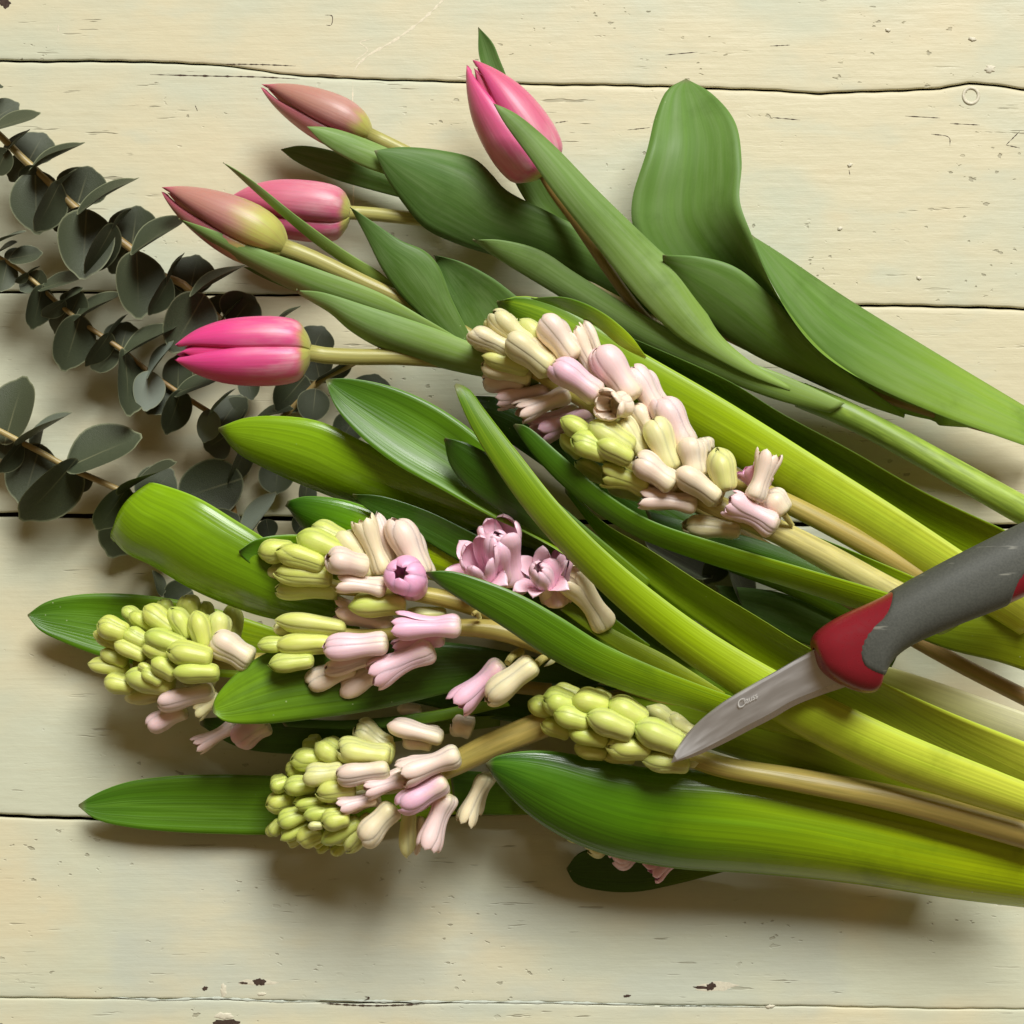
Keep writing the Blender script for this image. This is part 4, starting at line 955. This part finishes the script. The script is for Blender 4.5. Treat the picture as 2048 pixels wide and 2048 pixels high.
he = thing('hyacinth', 'fat hyacinth spike of yellow green buds reaching furthest over the bare boards', 'hyacinth', P(420, 1330, 0), GH)
tube(he, [(270, 1330), (350, 1325), (430, 1320), (520, 1325), (640, 1335), (850, 1345), (1100, 1370)], [28, 32, 32, 28, 24], [14, 20, 22, 24], M_STEM_H)
leaf(he, [(55, 1229), (90, 1205), (150, 1190), (240, 1187), (340, 1197), (440, 1220), (560, 1260)], [(55, 1232), (80, 1261), (130, 1286), (200, 1312), (300, 1335), (450, 1355), (560, 1355)], [14, 10, 8], [14, 12, 10], bulge=-.06, mat=H_MID())
leaf(he, [(424, 1416), (432, 1393), (470, 1349), (530, 1307), (600, 1287), (750, 1280), (900, 1285), (1050, 1310), (1220, 1355)], [(426, 1426), (450, 1443), (520, 1448), (640, 1436), (760, 1418), (880, 1390), (1000, 1362), (1180, 1375)], [46, 44, 38, 34], [48, 46, 38, 34], bulge=.05, mat=leaf_mat('hyacinth_leaf_gradient', (0.20, 0.38, .01), (0.05, 0.13, .008), (0.05, .12, .008), rough=.34, p_mid=.42, p_base=.8))
leaf(he, [(395, 1022, 16), (330, 990, 16), (292, 972, 30), (300, 965, 42), (345, 976, 47), (400, 998, 50), (470, 1040, 50), (540, 1085, 48), (600, 1140, 44), (720, 1215, 38)],
     [(330, 1125, 12), (262, 1098, 14), (226, 1082, 26), (219, 1070, 34), (250, 1105, 36), (300, 1130, 36), (380, 1177, 36), (460, 1212, 36), (540, 1237, 36), (720, 1262, 34)], 0, bulge=[.1, .2, .26, .26, .2], mat=H_BRIGHT(), n=80, nu=17)
florets(he, 160, 1160, F4, [
    (760, 195, 880, 350, 150, 24, 'c', 1, 0), (1000, 150, 1100, 360, 210, 28, 'c', 1, 0), (1185, 205, 1260, 420, 140, 27, 'c', 1, 0), (1480, 220, 1450, 620, 180, 24, 'c', 1, 0), (1330, 295, 1340, 600, 215, 38, 'c', .7, 0), (405, 275, 620, 420, 140, 30, 'c', 1, 0),
    (620, 260, 930, 490, 200, 38, 'c', 1, 0), (475, 325, 720, 490, 160, 34, 'c', 1, 0), (870, 265, 1070, 570, 180, 39, 'c', 1, 0), (1110, 300, 1210, 670, 205, 42, 'c', .95, 0), (168, 415, 460, 530, 195, 38, 'c', 1, 0), (425, 490, 660, 610, 160, 38, 'c', 1, 0), (130, 510, 420, 650, 140, 33, 'c', 1, 0),
    (625, 530, 1030, 660, 195, 44, 'c', 1, 0), (330, 605, 640, 750, 155, 39, 'c', .9, 0), (195, 690, 460, 810, 140, 32, 'c', .85, 0), (600, 650, 890, 730, 150, 43, 'c', 1, 0), (835, 680, 1280, 760, 205, 48, 'c', 1, 0),
    (75, 810, 480, 860, 145, 30, 'c', .9, 0), (690, 780, 930, 930, 180, 44, 'c', 1, 0), (235, 970, 530, 1030, 200, 32, 'c', .9, 0), (440, 920, 920, 1030, 230, 37, 'c', .9, 0), (600, 870, 800, 990, 130, 42, 'c', 1, 0), (560, 820, 720, 900, 90, 41, 'c', .9, 0), (895, 905, 1350, 900, 200, 48, 'c', .95, 0),
    (435, 1150, 880, 1080, 160, 26, 'c', .6, .05), (1260, 560, 1660, 800, 270, 44, 'l', .25, .4), (745, 1200, 1300, 1060, 200, 38, 'l', .1, .6), (645, 1430, 1010, 1250, 180, 30, 'l', .05, .65), (1110, 1280, 1360, 1140, 180, 36, 'h', .35, .1), (1105, 1620, 1520, 1390, 160, 24, 'h', .05, .6), (1495, 1570, 1820, 1370, 240, 24, 'l', 0, .8), (980, 1000, 1320, 960, 90, 34, 'c', .4, .1)])

hf = thing('hyacinth', 'dense green hyacinth spike with pale pink lower florets nearest the bottom joint', 'hyacinth', P(800, 1560, 0), GH)
tube(hf, [(640, 1590), (740, 1575), (820, 1560), (900, 1532), (960, 1503), (1030, 1472), (1150, 1425), (1300, 1395)], [30, 36, 40, 42, 40], [14, 20, 26, 28, 28], M_STEM_H)
leaf(hf, [(157, 1609), (190, 1588), (250, 1565), (330, 1553), (430, 1549), (560, 1552), (750, 1560), (980, 1550)], [(157, 1613), (190, 1638), (260, 1655), (350, 1664), (450, 1668), (560, 1669), (700, 1655), (980, 1620)], [12, 9, 8], [12, 9, 8], bulge=-.03, mat=H_MID(), uvlen=.75)
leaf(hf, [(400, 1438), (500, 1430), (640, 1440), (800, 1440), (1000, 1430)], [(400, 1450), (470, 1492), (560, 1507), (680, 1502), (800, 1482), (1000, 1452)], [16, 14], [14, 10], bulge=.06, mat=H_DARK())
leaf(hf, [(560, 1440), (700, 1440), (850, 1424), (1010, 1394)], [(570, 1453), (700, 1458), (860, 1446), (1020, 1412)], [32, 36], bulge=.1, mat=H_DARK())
leaf(hf, [(900, 1540), (980, 1545), (1100, 1560), (1200, 1580)], [(910, 1625), (980, 1630), (1100, 1630), (1200, 1640)], [8, 10], bulge=.05, mat=H_MID())
florets(hf, 500, 1420, F3, [
    (1370, 190, 1790, 500, 310, 34, 'l', .5, .1), (680, 490, 880, 420, 170, 24, 'c', 1, 0), (850, 420, 1220, 660, 300, 34, 'c', .9, 0), (515, 650, 980, 640, 250, 32, 'c', .95, 0), (455, 790, 700, 740, 190, 27, 'c', .95, 0), (265, 1010, 500, 920, 210, 30, 'c', .95, 0), (425, 990, 870, 960, 250, 35, 'c', .95, 0),
    (690, 860, 1220, 800, 270, 42, 'l', .65, .05), (1125, 480, 1810, 590, 340, 42, 'l', .7, 0), (200, 1230, 580, 1160, 240, 27, 'c', .95, 0), (845, 1070, 1370, 1010, 250, 44, 'c', .9, 0), (555, 1195, 880, 1120, 120, 33, 'c', 1, 0), (585, 1250, 970, 1185, 160, 38, 'c', .95, 0), (355, 1460, 720, 1320, 230, 33, 'c', 1, 0), (268, 1620, 400, 1420, 150, 26, 'c', 1, 0),
    (395, 1670, 770, 1470, 160, 31, 'c', 1, 0), (690, 1370, 1140, 1290, 200, 40, 'c', .95, 0), (610, 1700, 950, 1560, 240, 32, 'c', 1, 0), (745, 1500, 940, 1490, 100, 43, 'c', .5, 0), (915, 1450, 1280, 1370, 240, 44, 'c', .95, 0), (925, 1710, 1420, 1420, 230, 38, 'c', 1, 0), (1230, 1830, 1580, 1350, 240, 36, 'c', .8, 0), (960, 1220, 1520, 1080, 140, 38, 'l', .4, .2),
    (1430, 1720, 1870, 1240, 340, 46, 'l', .35, .3), (1095, 870, 1800, 770, 275, 50, 'l', .35, .5), (1140, 1250, 1640, 1120, 210, 46, 'h', .1, .6), (860, 1830, 1020, 1740, 100, 22, 'c', 1, 0), (820, 1760, 960, 1680, 110, 24, 'c', 1, 0), (480, 1720, 640, 1640, 100, 26, 'c', .8, 0), (1050, 1860, 1250, 1700, 150, 22, 'c', .9, 0)])
F7 = 300 / 1705
florets(hf, 720, 1400, F7, [
    (420, 100, 700, 120, 130, 30, 'c', .1, .3), (1040, 250, 1290, 340, 220, 34, 'l', .1, .3), (320, 280, 950, 440, 210, 40, 'l', .15, .45), (470, 470, 820, 520, 160, 34, 'l', .1, .45),
    (40, 1040, 540, 890, 205, 50, 'h', .1, .6), (450, 850, 1140, 610, 310, 58, 'h', .1, .5), (420, 1220, 990, 910, 250, 55, 'l', 0, .85), (540, 1790, 560, 1250, 170, 36, 'c', .55, 0), (640, 1770, 690, 1320, 110, 33, 'c', .1, .5), (770, 1690, 1010, 1060, 310, 48, 'h', 0, .6), (1180, 1410, 1440, 850, 230, 30, 'h', .2, .2)])

hg = thing('hyacinth', 'hyacinth with a tight spike of closed pale green buds under the knife tip', 'hyacinth', P(1400, 1515, 0), GH)
tube(hg, [(1130, 1425), (1230, 1460), (1330, 1492), (1430, 1530), (1600, 1562), (1800, 1600), (2090, 1675)], [50, 50, 48, 46], [12, 20, 24, 27, 33], M_STEM_H)
leaf(hg, [(972, 1527), (990, 1514), (1040, 1503), (1110, 1503), (1200, 1520), (1300, 1536), (1450, 1545), (1600, 1572), (1800, 1622), (2090, 1690)], [(972, 1531), (1000, 1572), (1060, 1632), (1130, 1677), (1220, 1712), (1350, 1737), (1500, 1747), (1700, 1767), (1900, 1797), (2090, 1820)],
     [46, 44, 40, 38], [44, 32, 28, 24], bulge=[.15, .22, .22, .2], mat=H_BIG(), n=90, nu=21)
florets(hg, 1040, 1340, F4, [
    (75, 310, 350, 420, 190, 46, 'c', .95, 0), (330, 165, 580, 240, 130, 46, 'c', .95, 0), (700, 205, 880, 280, 120, 44, 'c', .9, 0), (215, 270, 530, 350, 235, 54, 'c', .95, 0), (325, 400, 680, 510, 215, 57, 'c', .95, 0), (205, 510, 490, 620, 175, 49, 'c', .95, 0), (495, 280, 860, 350, 235, 56, 'c', .95, 0),
    (645, 440, 1100, 610, 245, 61, 'c', .9, 0), (465, 590, 860, 680, 205, 55, 'c', .95, 0), (835, 310, 1220, 510, 270, 57, 'c', .9, 0), (1105, 540, 1570, 730, 265, 61, 'c', .9, 0), (825, 740, 1270, 770, 205, 57, 'c', .9, 0), (525, 740, 840, 800, 180, 49, 'c', .95, 0), (1175, 870, 1640, 920, 195, 57, 'c', .85, 0), (780, 820, 1120, 850, 130, 47, 'c', .85, 0),
    (1225, 350, 1500, 530, 190, 46, 'c', .6, 0), (1405, 450, 1720, 650, 180, 48, 'l', .45, 0), (1470, 360, 1740, 470, 120, 42, 'l', .4, .05)])
leaf(hg, [(1375, 1524), (1388, 1522), (1397, 1525)], [(1375, 1534), (1388, 1536), (1397, 1527)], [58, 56], bulge=.1, mat=H_PALE(), n=14, nu=7, thick=.3, name='bract')

hh = thing('hyacinth', 'hyacinth mostly hidden beneath the broad glossy leaf, two pink florets peeping out', 'hyacinth', P(1300, 1690, 0), GH)
tube(hh, [(1110, 1630), (1250, 1660), (1400, 1690), (1600, 1700), (1900, 1740)], [16, 16], [14, 18, 20], M_STEM_H)
leaf(hh, [(1133, 1736), (1160, 1705), (1250, 1690), (1380, 1700), (1480, 1718)], [(1133, 1739), (1150, 1766), (1200, 1781), (1270, 1784), (1350, 1769), (1480, 1735)], [8, 8], bulge=-.05, mat=H_DARK(), n=40)
florets(hh, 1040, 1340, F4, [
    (-60, 1250, 200, 1150, 220, 14, 'c', .8, 0), (90, 1350, 380, 1200, 230, 16, 'c', .8, 0), (290, 1530, 540, 1330, 230, 16, 'c', .8, 0), (450, 1640, 680, 1440, 230, 16, 'c', .75, 0), (640, 1740, 880, 1560, 240, 16, 'l', .5, .1), (880, 1840, 1180, 1650, 260, 18, 'l', .1, .8), (1220, 1930, 1580, 1740, 270, 18, 'h', 0, .95)])

# ================================================================== KNIFE
def blade_mat():
    m, nt, bs, out = new_mat('worn_steel')
    uv = N(nt, 'ShaderNodeUVMap')
    mp = N(nt, 'ShaderNodeMapping'); mp.inputs['Scale'].default_value = (60, 3, 1); L(nt, uv.outputs[0], mp.inputs[0])
    n = N(nt, 'ShaderNodeTexNoise', Scale=1.0, Detail=5.0); L(nt, mp.outputs[0], n.inputs['Vector'])
    n2 = N(nt, 'ShaderNodeTexNoise', Scale=5.0, Detail=4.0); L(nt, uv.outputs[0], n2.inputs['Vector'])
    c = mixc(nt, smap(nt, n2.outputs[0], 0.35, 0.7), (0.55, 0.545, 0.55), (0.62, 0.615, 0.62))
    L(nt, c, bs.inputs['Base Color']); bs.inputs['Metallic'].default_value = 0.88
    L(nt, smap(nt, n2.outputs[0], 0.3, 0.75, 0.36, 0.44), bs.inputs['Roughness'])
    b = N(nt, 'ShaderNodeBump', Strength=0.025, Distance=0.0002); L(nt, n.outputs[0], b.inputs['Height']); L(nt, b.outputs[0], bs.inputs['Normal'])
    return m
M_BLADE = blade_mat()
M_EDGE = simple('ground_edge', (0.62, 0.60, 0.57), 0.3, metal=.95, noise=.3, nscale=900)
M_RED = simple('red_plastic', (0.22, 0.011, 0.02), 0.3, noise=.15, nscale=700, bump=.06)
def grip_mat():
    m, nt, bs, out = new_mat('grey_rubber')
    tc = N(nt, 'ShaderNodeTexCoord')
    n = N(nt, 'ShaderNodeTexNoise', Scale=1500.0, Detail=3.0); L(nt, tc.outputs['Object'], n.inputs['Vector'])
    mp = N(nt, 'ShaderNodeMapping'); mp.inputs['Rotation'].default_value = (0, 0, .9); mp.inputs['Scale'].default_value = (60, 520, 60); L(nt, tc.outputs['Object'], mp.inputs[0])
    s = N(nt, 'ShaderNodeTexNoise', Scale=1.0, Detail=2.0); L(nt, mp.outputs[0], s.inputs['Vector'])
    msk = N(nt, 'ShaderNodeTexNoise', Scale=55.0, Detail=2.0); L(nt, tc.outputs['Object'], msk.inputs['Vector'])
    sc = mth(nt, 'MULTIPLY', smap(nt, s.outputs[0], 0.66, 0.72), smap(nt, msk.outputs[0], 0.5, 0.62))
    c = mixc(nt, smap(nt, n.outputs[0], .3, .7), (0.058, 0.062, 0.052), (0.078, 0.082, 0.068))
    c = mixc(nt, mth(nt, 'MULTIPLY', sc, 0.6), c, (0.30, 0.30, 0.25))
    L(nt, c, bs.inputs['Base Color']); bs.inputs['Roughness'].default_value = 0.62
    b = N(nt, 'ShaderNodeBump', Strength=0.2, Distance=0.0002); L(nt, n.outputs[0], b.inputs['Height']); L(nt, b.outputs[0], bs.inputs['Normal'])
    return m
M_GRIP = grip_mat()

knife = thing('paring_knife', 'paring knife with grey and red handle resting on the leaves', 'knife', P(1620, 1320, 60))
PAIRS = [((1627, 1296), (1629, 1302)), ((1622, 1284), (1640, 1338)), ((1630, 1267), (1668, 1362)), ((1650, 1250), (1705, 1380)), ((1680, 1232), (1738, 1387)), ((1715, 1216), (1758, 1377)), ((1745, 1203), (1764, 1350)),
         ((1772, 1190), (1782, 1318)), ((1810, 1168), (1818, 1290)), ((1850, 1146), (1872, 1265)), ((1900, 1119), (1930, 1242)), ((1950, 1094), (1990, 1219)), ((2000, 1069), (2042, 1196)), ((2060, 1040), (2100, 1168)), ((2120, 1015), (2160, 1136)), ((2180, 1000), (2214, 1096)), ((2205, 1005), (2226, 1060)), ((2214, 1022), (2222, 1040))]
nh, kh = 260, 72
UA = catmull([(*a, 0) for a, b in PAIRS], nh); UB = catmull([(*b, 0) for a, b in PAIRS], nh)
# resample both margins by the pair index so the stations stay matched
def by_index(pts, n):
    pts = np.array(pts, float); k = len(pts); out = []
    p = np.vstack([2 * pts[0] - pts[1], pts, 2 * pts[-1] - pts[-2]])
    for q in np.linspace(0, k - 1, n):
        i = min(int(q), k - 2); t = q - i; p0, p1, p2, p3 = p[i], p[i + 1], p[i + 2], p[i + 3]
        out.append(.5 * ((2 * p1) + (-p0 + p2) * t + (2 * p0 - 5 * p1 + 4 * p2 - p3) * t * t + (-p0 + 3 * p1 - 3 * p2 + p3) * t**3))
    return np.array(out)
UA = by_index([a for a, b in PAIRS], nh); UB = by_index([b for a, b in PAIRS], nh)
zc = np.interp(np.linspace(0, 1, nh), [0, .3, 1], [76, 80, 88])
hth = np.interp(np.linspace(0, 1, nh), [0, .06, .15, .3, .55, .9, .97, 1], [1.5, 6.0, 8.0, 9.2, 9.6, 9.0, 6, 2]) / 1000
def soft(a, k=11, it=2):
    a = np.array(a, float)
    for _ in range(it):
        pad = np.concatenate([2 * a[:1] - a[k // 2:0:-1], a, 2 * a[-1:] - a[-2:-k // 2 - 1:-1]])
        a = np.stack([pad[i:i + len(a)] for i in range(k)]).mean(0)
    return a
UA, UB, zc, hth = soft(UA), soft(UB), soft(zc), np.maximum(soft(hth, 15), .0006)
HV = np.zeros((nh, kh + 1, 3)); HPX = np.zeros((nh, kh + 1, 2))
for i in range(nh):
    a, b = np.array(P(*UA[i], zc[i])), np.array(P(*UB[i], zc[i])); c = (a + b) / 2; h = (a - b) / 2
    for j in range(kh + 1):
        t = 2 * math.pi * j / kh; cs, sn = math.cos(t), math.sin(t)
        e = 2 / 2.5
        cx = math.copysign(abs(cs) ** e, cs); sx = math.copysign(abs(sn) ** e, sn)
        HV[i, j] = c + h * cx + np.array((0, 0, 1)) * hth[i] * sx
        HPX[i, j] = (UA[i] + UB[i]) / 2 + (UA[i] - UB[i]) / 2 * cx
FRONT = np.array([(1795, 1160), (1781, 1186), (1762, 1228), (1726, 1268), (1712, 1300), (1717, 1327), (1735, 1340), (1764, 1350), (1800, 1356)], float)
BACK = np.array([(2100, 1090), (2052, 1132), (2022, 1162), (2012, 1200), (2020, 1240)], float)
FRONT = catmull(np.c_[FRONT, np.zeros(len(FRONT))], 50)[:, :2]; BACK = catmull(np.c_[BACK, np.zeros(len(BACK))], 30)[:, :2]
def side(poly, p):
    """signed distance to an open polyline, > 0 to its right in the picture"""
    best = 1e9; sg = 1
    for a, b in zip(poly[:-1], poly[1:]):
        d = b - a; t = max(0, min(1, np.dot(p - a, d) / np.dot(d, d))); q = a + d * t; ds = np.linalg.norm(p - q)
        if ds < best: best = ds; sg = 1 if d[0] * (p[1] - a[1]) - d[1] * (p[0] - a[0]) < 0 else -1
    return best * sg
SD = np.zeros((nh, kh + 1))
for i in range(nh):
    for j in range(kh + 1):
        p = HPX[i, j]
        SD[i, j] = min(side(FRONT, p), -side(BACK, p)) if 1690 < p[0] < 2130 else (-50 if p[0] <= 1690 else -50)
nrmH = np.cross(np.gradient(HV, axis=0), np.gradient(HV, axis=1)); nrmH /= np.maximum(np.linalg.norm(nrmH, axis=2, keepdims=True), 1e-12)
ctr = HV.mean(axis=1, keepdims=True)
flip = np.sign(np.sum(nrmH * (HV - ctr), axis=2, keepdims=True)); nrmH *= np.where(flip == 0, 1, flip)
idx = lambda i, j: i * (kh + 1) + j
allF = [(idx(i, j), idx(i, j + 1), idx(i + 1, j + 1), idx(i + 1, j)) for i in range(nh - 1) for j in range(kh)]
mesh_obj('handle', HV.reshape(-1, 3), allF, M_RED, knife)
G = HV + nrmH * (np.clip(SD / 2.2, -1, 1) * 0.00035)[..., None]     # the grip sinks into the red shell at its rim
gf = [f for f in allF if max(SD.reshape(-1)[list(f)]) > -2.0]
used = sorted({v for f in gf for v in f}); rm = {v: k for k, v in enumerate(used)}
mesh_obj('grip', [G.reshape(-1, 3)[v] for v in used], [tuple(rm[v] for v in f) for f in gf], M_GRIP, knife)

BP = [((1342, 1526), (1342, 1526)), ((1352, 1500), (1362, 1521)), ((1368, 1475), (1388, 1513)), ((1390, 1450), (1420, 1500)), ((1418, 1425), (1458, 1482)), ((1455, 1398), (1500, 1460)), ((1500, 1371), (1545, 1437)), ((1545, 1346), (1590, 1411)), ((1590, 1320), (1640, 1391)), ((1626, 1300), (1690, 1374)), ((1650, 1285), (1720, 1360))]
nb = 90
S_ = by_index([a for a, b in BP], nb); E_ = by_index([b for a, b in BP], nb)
zb = soft(np.interp(np.linspace(0, 1, nb), [0, .3, 1], [66.6, 66.8, 76]), 25)
def blade_grid(cols, name, mat):
    """cols: (share from spine to edge, height above the blade's mid plane in mm)"""
    V = []; U = []
    for i in range(nb):
        for u, h in cols:
            w = 1.0 if i > 6 else i / 6
            p = S_[i] * (1 - u) + E_[i] * u
            tw = (u - .5) * float(np.linalg.norm(S_[i] - E_[i])) * .165 * math.tan(math.radians(4 + 14 * math.exp(-(i / 24) ** 2)))
            V.append(P(p[0], p[1], zb[i] + h * max(w, .1) + tw)); U.append((u, i / nb))
    k = len(cols); F = []
    for i in range(nb - 1):
        for j in range(k): F.append((i * k + j, i * k + (j + 1) % k, (i + 1) * k + (j + 1) % k, (i + 1) * k + j))
    F.append(tuple(range(k))); F.append(tuple((nb - 1) * k + j for j in reversed(range(k))))
    o = mesh_obj(name, V, F, mat, knife, U, smooth=False)
    return o
blade_grid([(0, .30), (.02, .60), (.09, .85), (.3, .83), (.55, .72), (.75, .58), (.86, .45), (.86, -.45), (.10, -.8), (0, -.3)], 'blade', M_BLADE)
blade_grid([(.862, .46), (1.0, .0), (.862, -.44)], 'cutting_edge', M_EDGE)
# engraved maker's name
M_ETCH = simple('etched_mark', (0.60, 0.58, 0.55), 0.6, metal=.1, noise=.5, nscale=900)
def lettering(txt, x, y, ang, size_px, name, z, shear=.35):
    cu = bpy.data.curves.new('txt', 'FONT'); cu.body = txt; cu.size = 1.0; cu.shear = shear; cu.extrude = .002; cu.space_character = .95
    tmp = bpy.data.objects.new('txt', cu); col.objects.link(tmp)
    dg = bpy.context.evaluated_depsgraph_get()
    me = bpy.data.meshes.new_from_object(tmp.evaluated_get(dg))
    bpy.data.objects.remove(tmp)
    ca, sa = math.cos(ang), math.sin(ang)
    for v in me.vertices:
        px = x + (v.co.x * ca + v.co.y * sa) * size_px; py = y + (v.co.x * sa - v.co.y * ca) * size_px
        q = (px + (1480 - py) * -.0) ; xm = (S_[:, 0] + E_[:, 0]) / 2; ym = (S_[:, 1] + E_[:, 1]) / 2
        dd = S_[-20] - S_[20]; dd = dd / np.linalg.norm(dd); pr = (S_ + E_) / 2 @ dd
        v.co = P(px, py, float(np.interp(np.array((px, py)) @ dd, pr, zb)) + z + .6 + v.co.z * 5)
    me.materials.clear(); me.materials.append(M_ETCH)
    o = bpy.data.objects.new(name, me); col.objects.link(o); o.parent = knife
    o.matrix_parent_inverse = Matrix.Translation(-Vector(knife.location))
    return o
lettering('C', 1476, 1418, math.radians(-27), 23, 'engraving', .86)
lettering('lauss', 1489, 1409, math.radians(-27), 17, 'engraving', .86)
